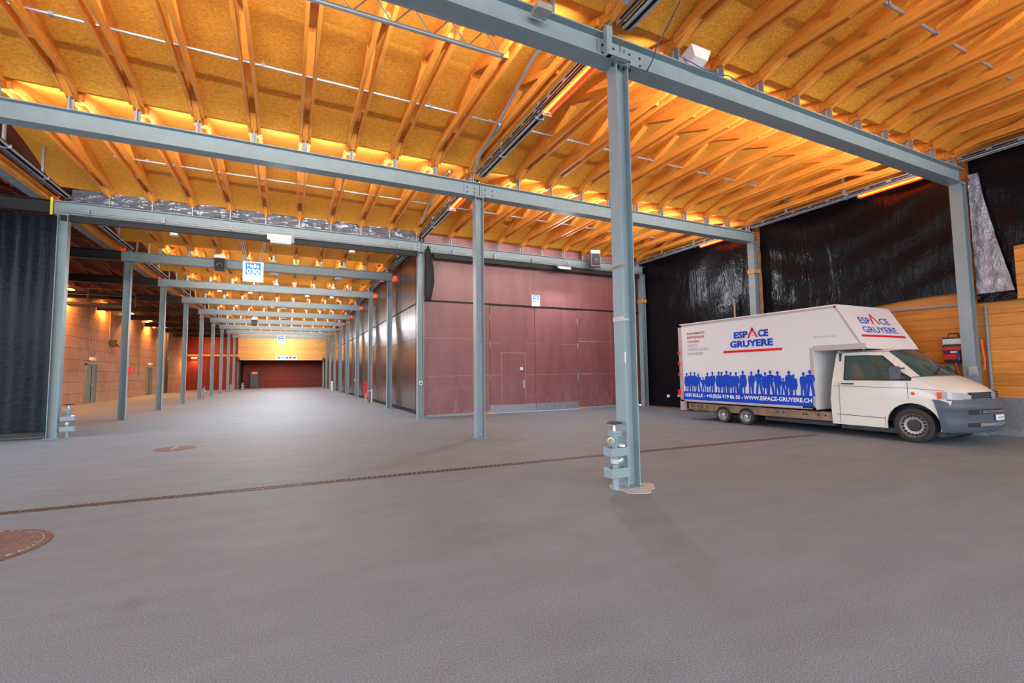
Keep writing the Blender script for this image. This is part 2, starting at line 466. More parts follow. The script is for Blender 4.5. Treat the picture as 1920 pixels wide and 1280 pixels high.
# gate with two leaves
def gate():
    g = struct('door_1', MB().box(6.60, 8.455, WY+.015, WY+.10, .30, 3.92), 'burgundy', label='large burgundy double gate with metal kick plates')
    def sub(n, mb, mt, **k): return mb.build(n, mt, g, **k)
    sub('door_leaf', MB().box(8.475, 10.37, WY+.015, WY+.10, .30, 3.92), 'burgundy')
    sub('kick_plate', MB().box(6.60, 8.455, WY-.01, WY+.10, .02, .30), 'galvanised', label='metal kick plate')
    sub('kick_plate', MB().box(8.475, 10.37, WY-.01, WY+.10, .02, .30), 'galvanised', label='metal kick plate')
    sub('wicket_door', MB().box(7.04, 8.02, WY+.005, WY+.02, .31, 2.19), 'burgundy')
    fr = MB()
    for x0, x1, z0, z1 in ((7.02, 7.04, .3, 2.21), (8.02, 8.04, .3, 2.21), (7.02, 8.04, 2.19, 2.21)): fr.box(x0, x1, WY+.0, WY+.02, z0, z1)
    for z in (1.38, 2.55):
        fr.box(6.62, 7.0, WY+.008, WY+.02, z-.006, z+.006); fr.box(8.06, 10.36, WY+.008, WY+.02, z-.006, z+.006)
    sub('joint_line', fr, 'pink_pipe')
    for x in (6.585, 10.38):
        for z in (3.47, 2.50, 1.31): sub('hinge', MB().tube([(x, WY-.02, z-.11), (x, WY-.02, z+.11)], .022), 'galvanised')
    for z in (1.95, 1.6): sub('hinge', MB().tube([(7.03, WY-.005, z-.06), (7.03, WY-.005, z+.06)], .012), 'galvanised')
    sub('door_handle', MB().box(7.93, 7.99, WY-.01, WY+.01, .88, 1.2).tube([(7.96, WY-.01, 1.09), (7.96, WY-.06, 1.09), (7.83, WY-.06, 1.09)], .012), 'aluminium')
    sub('notice', MB().box(7.80, 7.93, WY-.004, WY+.01, 1.56, 1.67), 'ink_white', label='small white notice')
    sub('round_sticker', MB().lathe((7.865, WY+.006, 1.48), [(.04, 0), (.04, .008)], (0, -1, 0)), 'ink_red', label='small red and white round sticker')
    sub('door_stop', MB().box(6.44, 6.55, WY-.12, WY-.02, 0, .09), 'ochre')
    sub('door_stop', MB().box(10.42, 10.5, WY-.12, WY-.02, 0, .09), 'ochre')
gate()
# plain steel door seams in the right part of the wall
struct('trim_4', MB().box(10.45, 11.3, WY-.006, WY, 2.66, 2.675).box(10.47, 10.95, WY-.02, WY, 1.37, 1.39), 'aluminium')

# long side wall of the burgundy hall
struct('wall_centre', MB().box(4.16, 4.28, WY+.12, 66, 4.04, 6.95).box(4.16, 4.28, WY+.12, 66, .16, 3.98), 'burgundy_gloss')
struct('trim_5', MB().box(4.20, 4.27, WY+.12, 66, 3.98, 4.04).box(4.22, 4.27, WY+.12, 66, 0, .16), 'dark_slot')
j = MB()
for k in range(20):
    y = 16.6+2.6*k; j.box(4.155, 4.16, y-.008, y+.008, .18, 6.3)
for z in (1.45, 2.75): j.box(4.155, 4.16, WY+.14, 65.9, z-.004, z+.004)
struct('trim_6', j, 'steel_dark')
# two single doors far down the side wall
for i, y in enumerate((33.0, 43.5)):
    d = struct('door_%d' % (i+2), MB().box(4.13, 4.165, y, y+1.0, .16, 2.2), 'burgundy_gloss')
    MB().box(4.08, 4.13, y+.1, y+.16, 1.0, 1.2).build('door_handle', 'aluminium', d)

# far end
struct('wall_far', MB().box(-10.6, 4.3, 66, 66.2, 0, 3.6), 'red_lit_planks')
lin = MB().box(-5.2, 4.16, 61.6, 61.8, 3.6, 6.95)
struct('trim_7', lin, 'yellow_planks')
struct('trim_8', MB().box(-4.95, 3.75, 60.9, 61.15, 3.30, 3.82), 'yellow_planks')
struct('trim_9', MB().box(-5.2, 4.16, 61.15, 66, 3.42, 3.62), 'dark_timber')
struct('wall_far_left', MB().box(-10.6, -5.2, 61.6, 61.8, 0, 3.75), 'red_lit_boards_upright')
struct('wall_far_left', MB().box(-10.6, -5.2, 61.6, 61.8, 3.95, 6.95), 'red_lit_planks')
struct('trim_10', MB().box(-10.5, -5.2, 61.5, 61.8, 3.75, 3.95), 'ochre')
struct('wall_far_side', MB().box(-5.1, -4.95, 61.8, 66, 0, 3.5), 'steel_dark')
# doors in the left block wall
for i, (y0, y1) in enumerate(((34.7, 36.2), (47.5, 49.0))):
    d = struct('door_%d' % (i+4), MB().box(-10.49, -10.44, y0, y1, 0, 2.22), 'door_green')
    fr = MB().box(-10.5, -10.40, y0-.08, y0, 0, 2.3).box(-10.5, -10.40, y1, y1+.08, 0, 2.3).box(-10.5, -10.40, y0-.08, y1+.08, 2.22, 2.3)
    fr.build('door_frame', 'door_green', d)
    MB().box(-10.44, -10.42, (y0+y1)/2-.012, (y0+y1)/2+.012, .05, 2.2).build('seam', 'dark_slot', d)
    MB().box(-10.44, -10.38, (y0+y1)/2+.1, (y0+y1)/2+.16, 1.0, 1.15).build('door_handle', 'aluminium', d)

# ---- marks on the floor
dr = MB(); ang = -.0445; dx, dy = math.cos(ang), math.sin(ang)
def dpt(s, t, z=0): return (-6.0+dx*s-dy*t, 7.17+dy*s+dx*t, z)
fr = thing('drain_channel', 'long narrow rusty drainage channel grating running across the floor', 'drain', dpt(0, 0))
fr_mb = MB(); sl = MB(); bed = MB()
L = 16.6
for t in (-.065, .065): fr_mb.bar(dpt(0, t, .004), dpt(L, t, .004), .010, .006)
bed.bar(dpt(0, 0, .001), dpt(L, 0, .001), .115, .003)
n = int(L/.07)-1
for k in range(n):
    s_ = k*.07+.02; sl.bar(dpt(s_, -.055, .005), dpt(s_+.03, .055, .005), .026, .006)
fr_mb.build('frame', 'rust_dark', fr); bed.build('channel_bed', 'dark_slot', fr); sl.build('grating', 'rust', fr)
def manhole(c, r, name, label, grid):
    t = thing(name, label, 'manhole', (c[0], c[1], 0))
    MB().lathe((c[0], c[1], 0), [(r, 0), (r, .006), (r-.05, .008)], n=40, cap=False).build('frame', 'rust', t)
    g = MB()
    if grid:
        MB().lathe((c[0], c[1], 0), [(r-.05, .009), (r-.05, .0095)], n=40).build('pit', 'mortar', t)
        k = -r+.09
        while k < r-.06:
            h = math.sqrt((r-.06)**2-k*k); a = .45
            e = Vector((math.cos(a), math.sin(a), 0)); q = Vector((-e.y, e.x, 0)); p = Vector((c[0], c[1], .011))
            g.bar(p+q*k-e*h, p+q*k+e*h, .028, .006); k += .052
        g.build('grating', 'rust', t)
    else:
        MB().lathe((c[0], c[1], 0), [(r-.05, .006), (r-.06, .012), (.03, .013)], n=40).build('cover', 'rust', t)
        g.bar((c[0]-.02, c[1]-r+.1, .014), (c[0]+.02, c[1]+r-.1, .014), .02, .004); g.build('lifting_slot', 'mortar', t)
    return t
manhole((-2.05, 11.6), .36, 'manhole_cover', 'small round rusty manhole cover on the floor left of centre', False)
manhole((-2.52, 5.62), .62, 'manhole_grating', 'large round rusty slotted grating at the left edge of the floor', True)
for c, r, lab in (((5.1, 12.3), .42, 'faint dusty round cover in the floor before the burgundy gate'), ((4.55, 8.55), .33, 'small rusty stained cover in the floor left of the nearest column')):
    o = MB().lathe((c[0], c[1], 0), [(r, 0), (r-.01, .004), (r-.03, .004)], n=36).build('floor_cover', 'asphalt_brown')
    ground_origin(o, (c[0], c[1], 0)); tag(o, lab, 'manhole')
# ================================================================= STEEL FRAME
def h_column(mb, x, y, z0, z1, w=.2, t=.014):
    mb.box(x-w/2, x-w/2+t, y-w/2, y+w/2, z0, z1).box(x+w/2-t, x+w/2, y-w/2, y+w/2, z0, z1)
    mb.box(x-w/2+t, x+w/2-t, y-.005, y+.005, z0, z1); return mb
def column(x, y, label, group, bolts=False, w=.2):
    t = thing('steel_column', label, 'column', (x, y, 0), group)
    h_column(MB(), x, y, .012, BB-.02, w).build('column_shaft', 'steel_paint', t)
    MB().box(x-.15, x+.15, y-.15, y+.15, 0, .012).build('base_plate', 'steel_paint', t)
    MB().box(x-.11, x+.11, y-.12, y+.12, BB-.02, BB).build('cap_plate', 'steel_paint', t)
    if bolts:
        b_ = MB()
        for dx_ in (-.145, -.045, .045, .145):
            for dy_ in (-.05,): b_.tube([(x+dx_, y+dy_-.03, BB-.055), (x+dx_, y+dy_-.03, BB-.02)], .016, 6)
        b_.build('bolts', 'steel_dark', t)
    return t
NEAR = {1: 'nearest grey-blue steel column, standing right of centre beside the valve standpipe',
        2: 'grey-blue steel column standing alone in front of the left half of the burgundy wall',
        3: 'grey-blue steel column at the corner of the burgundy hall'}
cols = {}
for r in range(1, 13):
    if r <= 3: lab = NEAR[r]
    else: lab = 'grey-blue steel column along the glossy hall side wall, %s behind the corner column' % ORD[r-4]
    cols[('m', r)] = column(XM, ROWS[r], lab, 'columns of the central row', r <= 3)
for r in range(3, 13):
    lab = 'grey-blue steel column beside the black curtain, front of the left colonnade' if r == 3 else \
          'grey-blue steel column of the left colonnade, %s behind the one at the curtain' % ORD[r-4]
    cols[('l', r)] = column(XL, ROWS[r], lab, 'columns of the left colonnade')
for r, lab in ((1, 'grey-blue steel column on the plank wall in front of the van'), (2, 'grey-blue steel column on the right wall behind the van box'), (3, 'grey-blue steel column at the far right corner of the burgundy wall')):
    cols[('r', r)] = column(XR, ROWS[r], lab, 'columns on the right wall', w=.22)
mp = []
for k in range(26):
    a_ = 2*PI*k/26; r_ = .25+.04*math.sin(3*a_+1)+.02*math.sin(7*a_); mp.append((r_*1.15*math.cos(a_), r_*math.sin(a_)))
MB().prism(mp, (XM-.02, ROWS[1]-.11, 0), (1, 0, 0), (0, 1, 0), (0, 0, .007)).build('mortar_patch', 'mortar', cols[('m', 1)])

def i_beam(mb, x0, x1, y, mat=None, zb=BB, zt=BT, fw=.26):
    mb.box(x0, x1, y-fw/2, y+fw/2, zb, zb+.018).box(x0, x1, y-fw/2, y+fw/2, zt-.018, zt).box(x0, x1, y-.03, y+.03, zb+.018, zt-.018)
    return mb
def beam(x0, x1, y, label, group, plates=(), mat='steel_paint'):
    t = thing('steel_beam', label, 'beam', ((x0+x1)/2, y, BB), group)
    i_beam(MB(), x0, x1, y).build('girder', mat, t)
    for px in plates:
        p = MB().box(px-.16, px+.16, y-.055, y-.025, BB+.03, BT-.06)
        pl = p.build('splice_plate', mat, t)
        b_ = MB()
        for bx in (-.09, .09):
            for bz in (.09, .2): b_.lathe((px+bx, y-.055, BB+bz), [(.016, 0), (.016, .014)], (0, -1, 0), 6)
        b_.build('bolt_heads', 'steel_dark', pl)
    return t
GB = 'cross beams on the columns'
WHERE = {1: 'nearest cross beam', 2: 'second cross beam', 3: 'third cross beam, over the hall entrance line'}
for r in (1, 2, 3):
    beam(-9.0 if r < 3 else XL-.2, XM+.02, ROWS[r], 'grey-blue steel girder, left span of the %s' % WHERE[r], GB, (XM-.2,))
    beam(XM+.04, XR+.05, ROWS[r], 'grey-blue steel girder, right span of the %s' % WHERE[r], GB, (XM+.25,))
struct('trim_11', i_beam(MB(), -9.0, XM+.02, ROWS[0]), 'steel_paint')
struct('trim_12', i_beam(MB(), XM+.04, XR+.05, ROWS[0]), 'steel_paint')
for r in range(4, 12):
    beam(XL-.2, XM+.12, ROWS[r], 'grey-blue steel girder across the long passage, %s behind the hall corner' % ORD[r-4], GB)
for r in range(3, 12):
    beam(-10.48, XL-.22, ROWS[r], 'shade-darkened girder across the left aisle, %s counting from the curtain' % ORD[r-3], 'shade-darkened aisle beams', mat='steel_dark')  # aisle shade put into the girder colour

# ================================================================= ROOF TRUSSES (unit bay 5.2 m, origin on the front beam)
LB = 5.2
def tz(y): return ZV + ZR*(1-abs(2*y/LB-1)**1.8)
def truss_meshes():
    ms = {}
    def bc(s):
        mb = MB(); x0, x1 = sorted((s*.055, s*.105))
        prof = [(.10, 6.155), (.5, 6.235), (LB-.5, 6.235), (LB-.10, 6.155), (LB-.10, 6.26), (LB-.55, 6.375), (.55, 6.375), (.10, 6.26)]
        return mb.prism(prof, (x0, 0, 0), (0, 1, 0), (0, 0, 1), (x1-x0, 0, 0))
    ms['bc-'] = bc(-1); ms['bc+'] = bc(1)
    mb = MB(); ys = [LB*k/18 for k in range(19)]
    low = [(y, max(6.14, tz(y)-.15)) for y in ys]; hi = [(y, tz(y)-.005) for y in ys][::-1]
    mb2 = MB(); vs = []; n = 19
    for x in (-.05, .05):
        vs += [(x, y, z) for y, z in low] + [(x, y, z) for y, z in hi[::-1]]
    fs = []
    for i in range(n-1):
        fs += [(i, i+1, n+i+1, n+i), (2*n+i, 3*n+i, 3*n+i+1, 2*n+i+1), (i, 2*n+i, 2*n+i+1, i+1), (n+i, n+i+1, 3*n+i+1, 3*n+i)]
    fs += [(0, n, 3*n, 2*n), (n-1, 3*n-1, 4*n-1, 2*n-1)]
    mb2.add(vs, fs); ms['tc'] = mb2
    dg = []
    for ya, yb in ((1.35, 2.5), (3.85, 2.7)):
        d = ((ya, 6.31), (yb, tz(yb)-.12))
        dg.append(MB().bar((0, d[0][0], d[0][1]), (0, d[1][0], d[1][1]), .10, .13, (1, 0, 0)))
    ms['dg'] = dg
    def gus(s):
        pr = [(.012, 6.12), (.08, 6.12), (.36, 6.22), (.50, 6.26), (.40, 6.33), (.012, 6.255)]
        if s: pr = [(LB-a, z) for a, z in pr]
        return MB().prism(pr, (-.048, 0, 0), (0, 1, 0), (0, 0, 1), (.096, 0, 0))
    ms['g0'] = gus(0); ms['g1'] = gus(1)
    ms['br'] = MB().box(-.008, .008, LB-.09, LB+.09, BT, 6.13).box(-.045, .045, LB-.012, LB+.012, BT, 6.11)
    return ms
TM = truss_meshes()
def truss_proto(detail):
    t = thing('roof_truss', 'x', 'roof truss', (0, 0, 0))
    if detail:
        TM['bc-'].build('bottom_chord', 'spruce', t); TM['bc+'].build('bottom_chord', 'spruce', t)
        TM['tc'].build('top_chord', 'spruce', t)
        for d in TM['dg']: d.build('diagonal', 'spruce', t)
        TM['g0'].build('gusset', 'spruce', t); TM['g1'].build('gusset', 'spruce', t)
        TM['br'].build('steel_bracket', 'galvanised', t)
        dots = MB()
        for y in (.25, .55, .95, 4.25, 4.65, 4.95):
            for s in (-1, 1): dots.lathe((s*.105, y, 6.30 if .5 < y < 4.7 else 6.22), [(.012, 0), (.010, .012)], (s, 0, 0), 6)
        dots.build('bolt_heads', 'galvanised', t)
    else:
        mb = MB()
        for k in ('bc-', 'bc+', 'tc', 'g0', 'g1'): mb.add(TM[k].v, TM[k].f)
        for d in TM['dg']: mb.add(d.v, d.f)
        mb.build('timber_frame', 'spruce', t); TM['br'].build('steel_bracket', 'galvanised', t)
    return t
T1 = truss_proto(True); T2 = truss_proto(False)
BAY = {0: 'bay before the nearest beam', 1: 'bay behind the nearest beam', 2: 'bay behind the second beam'}
used1 = used2 = False
for bi in range(0, 12):
    a, b_ = ROWS[bi], ROWS[bi+1]
    detail = bi <= 4
    xs = [('left', 3.80-.893*k, k) for k in range(10)]
    if bi <= 2: xs += [('right', 5.0+.922*k, k) for k in range(10)]
    for side, x, k in xs:
        if bi <= 2:
            where = BAY[bi] + ', %s %s of the heater track' % (ORD[k], side)
        else: where = '%s passage bay, %s from the hall wall' % (ORD[bi-3], ORD[k])
        lab = 'timber truss, ' + where
        src = T1 if detail else T2
        first = (detail and not used1) or (not detail and not used2)
        if first:
            t = src; t.location = (x, a, 0); t['label'] = lab; t['group'] = 'timber roof trusses'; t.scale = (1, (b_-a)/LB, 1)
            if detail: used1 = True
            else: used2 = True
        else: t = copy_tree(src, (x, a, 0), lab, 'timber roof trusses', (1, (b_-a)/LB, 1))
# dark trusses of the left aisle
mb = MB()
for k in ('bc-', 'bc+', 'tc'): mb.add(TM[k].v, TM[k].f)
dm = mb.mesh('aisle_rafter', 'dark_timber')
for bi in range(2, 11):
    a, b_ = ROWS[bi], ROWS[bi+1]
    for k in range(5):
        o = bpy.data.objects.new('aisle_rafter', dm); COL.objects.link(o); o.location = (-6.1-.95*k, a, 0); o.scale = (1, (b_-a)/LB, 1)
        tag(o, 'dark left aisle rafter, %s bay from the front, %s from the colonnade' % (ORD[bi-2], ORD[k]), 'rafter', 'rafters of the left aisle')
# long timber edge board beside the left heater track
for bi in range(1, 11):
    o = MB().box(-5.52, -5.40, ROWS[bi]+.01, ROWS[bi+1]-.01, BT+.001, 6.08).build('edge_board', 'spruce_pale')
    ground_origin(o, (-5.46, ROWS[bi], BT))
    tag(o, 'pale timber edge board over the left colonnade, %s bay from the front' % ORD[bi-1], 'board', 'timber edge boards')
    o = MB().box(-5.74, -5.53, ROWS[bi]+.01, ROWS[bi+1]-.01, BT+.001, BT+.05).build('cable_tray', 'conduit_grey')
    ground_origin(o, (-5.63, ROWS[bi], BT))
    tag(o, 'flat grey tray beside the timber edge board, %s bay from the front' % ORD[bi-1], 'cable tray', 'grey trays over the left colonnade')

# ================================================================= HEATER TRACKS AND GLOWING TUBES
def track(x, z, a, b_, side, label, slots=True):
    t = thing('heater_track', label, 'track', (x, a+.14, z), 'metal tracks of the radiant heaters')
    y0, y1 = a+.14, b_-.14
    MB().box(x-.13, x-.045, y0, y1, z+.055, z+.075).box(x-.13, x-.12, y0, y1, z+.0, z+.055).build('tray', 'galvanised', t)
    if slots:
        s_ = MB(); k = y0+.1
        while k < y1-.4: s_.box(x-.134, x-.13, k, k+.38, z+.012, z+.05); k += .48
        s_.build('slots', 'dark_slot', t)
    MB().box(x-.04, x+.11, y0, y1, z+.02, z+.035).box(x-.01, x+.02, y0, y1, z-.02, z+.02).build('rail', 'dark_slot', t)
    MB().tube([(x-.015, y0, z-.0), (x-.015, y1, z-.0)], .024, 10).build('tube', 'aluminium', t, smooth=True)
    MB().tube([(x+.085, y0, z-.0), (x+.085, y1, z-.0)], .022, 10).build('tube', 'aluminium', t, smooth=True)
    k = y0+.5
    while k < y1: MB().box(x-.05, x+.12, k-.02, k+.02, z-.03, z+.045).box(x-.02, x+.02, k-.03, k+.03, z+.03, ceil_z(k)-.01).build('clamp', 'galvanised', t); k += 1.6
    return t
def heater(x, z, y0, L, label):
    t = thing('radiant_heater', label, 'heater', (x, y0, z), 'glowing radiant heaters')
    MB().box(x-.02, x+.15, y0-.03, y0+L+.03, z+.045, z+.06).build('reflector', 'conduit_grey', t)
    MB().tube([(x, y0, z), (x, y0+L, z)], .021, 10).build('glowing_tube', 'tube_hot', t, smooth=True, label='bright yellow-orange glowing tube')
    MB().tube([(x+.11, y0, z-.005), (x+.11, y0+L, z-.005)], .013, 8).build('glowing_tube', 'tube_red', t, smooth=True, label='dim red glowing tube')
    MB().box(x-.03, x+.15, y0-.05, y0-.03, z-.04, z+.06).box(x-.03, x+.15, y0+L+.03, y0+L+.05, z-.04, z+.06).build('end_cap', 'galvanised', t)
    return t
for bi in range(0, 11):
    a, b_ = ROWS[bi], ROWS[bi+1]
    wh = BAY[bi] if bi <= 2 else '%s passage bay' % ORD[bi-3]
    track(3.96, 6.02, a, b_, 'm', 'grey heater track above the central columns, ' + wh)
    if bi >= 1: track(-5.06, 5.97, a, b_, 'l', 'grey heater track above the left colonnade, ' + wh)
    if bi <= 2: track(13.32, 6.0, a, b_, 'r', 'grey heater track along the right wall, ' + wh)
for bi in range(1, 11):
    a = ROWS[bi]
    heater(3.90, 5.918, a+.52, 1.35, 'glowing orange heater tube over the central row, %s' % ('just behind the nearest column' if bi == 1 else 'just behind the second cross beam' if bi == 2 else '%s along the glossy hall side wall' % ORD[bi-3]))
for bi in (1, 2):
    heater(13.24, 5.90, ROWS[bi]+.42, 1.4, 'glowing orange heater tube on the right wall, %s' % ('above the van cab' if bi == 1 else 'in the far corner bay'))
for bi in range(3, 10):
    heater(-5.14, 5.868, ROWS[bi]+.3, .5, 'small glowing heater end above the left colonnade, %s behind the curtain' % ORD[bi-3])
# warm lamps at the head of the block wall
for bi in range(5, 11):
    y = ROWS[bi]+.9
    o = MB().box(-10.42, -10.2, y-.2, y+.2, 6.08, 6.12).build('wall_lamp', 'lamp_glow')
    ground_origin(o, (-10.3, y, 6.10))
    tag(o, 'warm glowing lamp at the head of the block wall, %s from the front' % ORD[bi-5], 'lamp', 'warm lamps along the block wall')
    l = area('light', (-10.25, y, 6.02), .5, 300, (1, .36, .06), (0, .25, 0))
# ================================================================= SHEETS AND CURTAINS
def cloth(name, mat, o, e1, e2, nn, w, h, nx, ny, amp, func, label, cat, thick=.012, group=None, edge=None):
    o = Vector(o); e1 = Vector(e1); e2 = Vector(e2); nn = Vector(nn); vs = []
    for side in (0, 1):
        for j_ in range(ny+1):
            for i in range(nx+1):
                u, v_ = i/nx, j_/ny
                uu, vv = (edge(u, v_) if edge else (u, v_))
                d = amp*func(uu, vv) + side*thick
                vs.append(o+e1*uu*w+e2*vv*h+nn*d)
    K = (nx+1)*(ny+1); fs = []
    for j_ in range(ny):
        for i in range(nx):
            a = j_*(nx+1)+i; q = (a, a+1, a+nx+2, a+nx+1); fs += [q, tuple(K+k for k in q[::-1])]
    for i in range(nx): fs += [(i, K+i, K+i+1, i+1), (ny*(nx+1)+i, ny*(nx+1)+i+1, K+ny*(nx+1)+i+1, K+ny*(nx+1)+i)]
    for j_ in range(ny):
        a = j_*(nx+1); b_ = a+nx; fs += [(a, a+nx+1, K+a+nx+1, K+a), (b_, K+b_, K+b_+nx+1, b_+nx+1)]
    ob = MB().add(vs, fs).build(name, mat, None, True, angle=1.2)
    ground_origin(ob, o); tag(ob, label, cat, group); return ob
rnd = random.Random(3)
PH = [(rnd.uniform(3, 30), rnd.uniform(0, 6.28), rnd.uniform(.2, 1)) for _ in range(9)]
def folds(u, v):  # vertical folds, flatter at the top
    s = sum(a*math.sin(f*u*5.5+p+.5*math.sin(3*v+p)) for f, p, a in PH)/5
    return s*(.35+.65*(1-v)) + .25*math.sin(7*u+9*v)
def wrinkle(u, v):
    s = sum(a*math.sin(f*(u*1.1+(v-.5)*.5*math.cos(p))+p) for f, p, a in PH)/6
    return s*.8 + .25*math.sin(26*v+5*math.sin(4*u))
cloth('black_curtain', 'curtain_cloth', (-10.4, ROWS[3]+.12, .10), (1, 0, 0), (0, 0, 1), (0, 1, 0), 5.14, 5.42, 320, 24, .07, folds,
      'tall black plastic curtain hanging left of the left colonnade', 'curtain')
o = MB().box(-10.4, -5.26, ROWS[3]-.06, ROWS[3]-.01, .06, .17).box(-10.4, -5.26, ROWS[3]-.05, ROWS[3]-.01, .0, .03).build('curtain_rail', 'steel_dark')
ground_origin(o, (-7.8, ROWS[3], 0)); tag(o, 'dark metal weight rail along the foot of the black curtain', 'rail')
# sheet hanging between the truss feet over the third beam
def droop(u, v): return abs(math.sin(u*9.9*PI))*-1.0*(1-v)+wrinkle(u*3, v)*.9
cloth('black_tarpaulin', 'tarp_grey', (-5.0, ROWS[3]-.03, BT+.02), (1, 0, 0), (0, 0, 1), (0, 1, 0), 8.9, .34, 150, 8, .07, droop,
      'shiny grey-black tarpaulin strip stuffed above the third cross beam', 'tarpaulin', .01)
# right wall sheets
cloth('black_sheet', 'sheeting', (13.67, 9.74, 2.88), (0, -1, 0), (0, 0, 1), (-1, 0, 0), 4.85, 3.35, 70, 40, .04, wrinkle,
      'black plastic sheet on the right wall above the van cab, under the glowing tube', 'plastic sheet', -.01, 'black plastic sheets on the right wall',
      edge=lambda u, v: (u, v + (.05-.03*math.sin(5*u))*(1-v)))
cloth('black_sheet', 'sheeting', (13.68, 15.3, .04), (0, -1, 0), (0, 0, 1), (-1, 0, 0), 5.28, 6.15, 70, 50, .04, wrinkle,
      'tall black plastic sheet on the right wall behind the van box, reaching the floor', 'plastic sheet', -.01, 'black plastic sheets on the right wall')
cloth('black_sheet', 'sheeting', (13.70, 4.63, 2.98), (0, -1, 0), (0, 0, 1), (-1, 0, 0), 4.9, 3.28, 50, 40, .035, wrinkle,
      'black plastic sheet on the right wall at the right edge of the photo', 'plastic sheet', -.01, 'black plastic sheets on the right wall')
def crumple(u, v): return 1.4*wrinkle(u*1.3+v*.35, v)+.5*math.sin(14*u-5*v)+.35*math.sin(40*v+9*u)*math.sin(17*u)
def cr_edge(u, v):   # narrow at the top, spreading towards the foot
    wd = .30+.70*(1-v)**1.3
    return (u*wd, v)
cloth('crumpled_sheet', 'sheeting_crumpled', (13.60, 4.62, 3.05), (0, -1, 0), (0, 0, 1), (-1, 0, 0), .60, 2.68, 26, 60, .022, crumple,
      'shiny crumpled silver-black plastic sheet hanging beside the right wall column', 'plastic sheet', -.01, edge=cr_edge)
cloth('crumpled_sheet', 'sheeting', (13.59, 4.62, 2.86), (0, -1, 0), (0, 0, 1), (-1, 0, 0), .60, .18, 20, 8, .012, crumple,
      'black rolled hem under the crumpled plastic sheet beside the right wall column', 'plastic sheet', -.03)
o = MB().box(13.56, 13.64, -.4, 3.98, 2.85, 3.96).build('raised_panel', 'plank_wall'); ground_origin(o, (13.65, 1.8, 2.85))
tag(o, 'raised orange plank panel over the black sheet at the far right edge', 'wood panel')
o = MB().bar((13.56, 9.76, 2.98), (13.56, 4.87, 2.86), .03, .05).build('sheet_batten', 'conduit_grey'); ground_origin(o, (13.66, 7.3, 2.9))
tag(o, 'thin grey batten holding the foot of the black sheet above the van cab', 'batten')
# gathered black cloth tied to the corner column
mb = MB(); vs = []; n = 22; pr = [(3.88, .07), (3.98, .09), (4.1, .11), (4.5, .13), (5.0, .12), (5.4, .08), (5.65, .045), (5.74, .015)]
for z, r in pr:
    for k in range(n):
        a = 2*PI*k/n; rr = 1.35*r*(1+.16*math.sin(7*a+z*1.3)+(.1*math.sin(11*a) if z < 4.2 else 0))
        vs.append((4.16+(.05 if 4.1 < z < 5.3 else 0)+rr*math.cos(a)*.85, 14.95+rr*math.sin(a)*.62, z+(.05*math.sin(5*a) if z < 4 else 0)))
fs = [(i*n+k, i*n+(k+1) % n, (i+1)*n+(k+1) % n, (i+1)*n+k) for i in range(len(pr)-1) for k in range(n)]
fs += [tuple(range(n))[::-1], tuple((len(pr)-1)*n+k for k in range(n))]
o = mb.add(vs, fs).build('gathered_cloth', 'cloth_black', None, True, angle=1.5); ground_origin(o, (4.16, 14.95, 3.88))
tag(o, 'gathered bundle of dark cloth hanging beside the top of the corner column', 'cloth')

o = MB().bar((4.12, 14.95, 5.62), (4.03, 15.0, 5.55), .02).build('tie', 'cloth_black', o)

# ================================================================= PIPES, RAILS AND CABLES UNDER THE ROOF
def hung_pipe(x0, x1, y, z, label, hooks, col='galvanised', r=.022):
    t = thing('ceiling_pipe', label, 'pipe', ((x0+x1)/2, y, z), 'thin metal pipes across the roof')
    MB().tube([(x0, y, z), (x1, y, z)], r, 8).build('pipe', col, t, smooth=True)
    for x in hooks: MB().tube([(x, y, z-.03), (x, y, z+.10)], .009, 6).box(x-.03, x+.03, y-.028, y+.028, z-.028, z+.028).build('clamp', col, t)
    return t
hung_pipe(-6.5, 3.62, 8.12, 6.42, 'long galvanised pipe across the roof left of the heater track, nearest one', (-3.0, -.45, 2.3, 3.5))
hung_pipe(4.35, 11.35, 8.12, 6.43, 'long galvanised pipe across the roof right of the heater track, second one', (5.4, 6.2, 7.6, 9.4, 10.6, 11.3))
hung_pipe(-3.6, 13.0, 12.95, 6.42, 'long galvanised pipe across the roof behind the second cross beam', (-3.55, -3.0, 1.2, 4.2, 6.1, 8.0, 9.2, 11.0), r=.02)
hung_pipe(1.0, 11.2, 3.14, 6.42, 'galvanised pipe across the roof at the top right corner', (5.2, 7.3, 8.6, 10.9, 11.15))
hung_pipe(-4.9, 3.7, 28.3, 6.1, 'galvanised lamp pipe across the long passage, nearest one', (-3.5, -1.0, 1.5, 3.3), r=.03)
hung_pipe(-4.9, 3.7, 33.6, 6.1, 'galvanised lamp pipe across the long passage, second one', (-3.5, -1.0, 1.5, 3.3), r=.03)
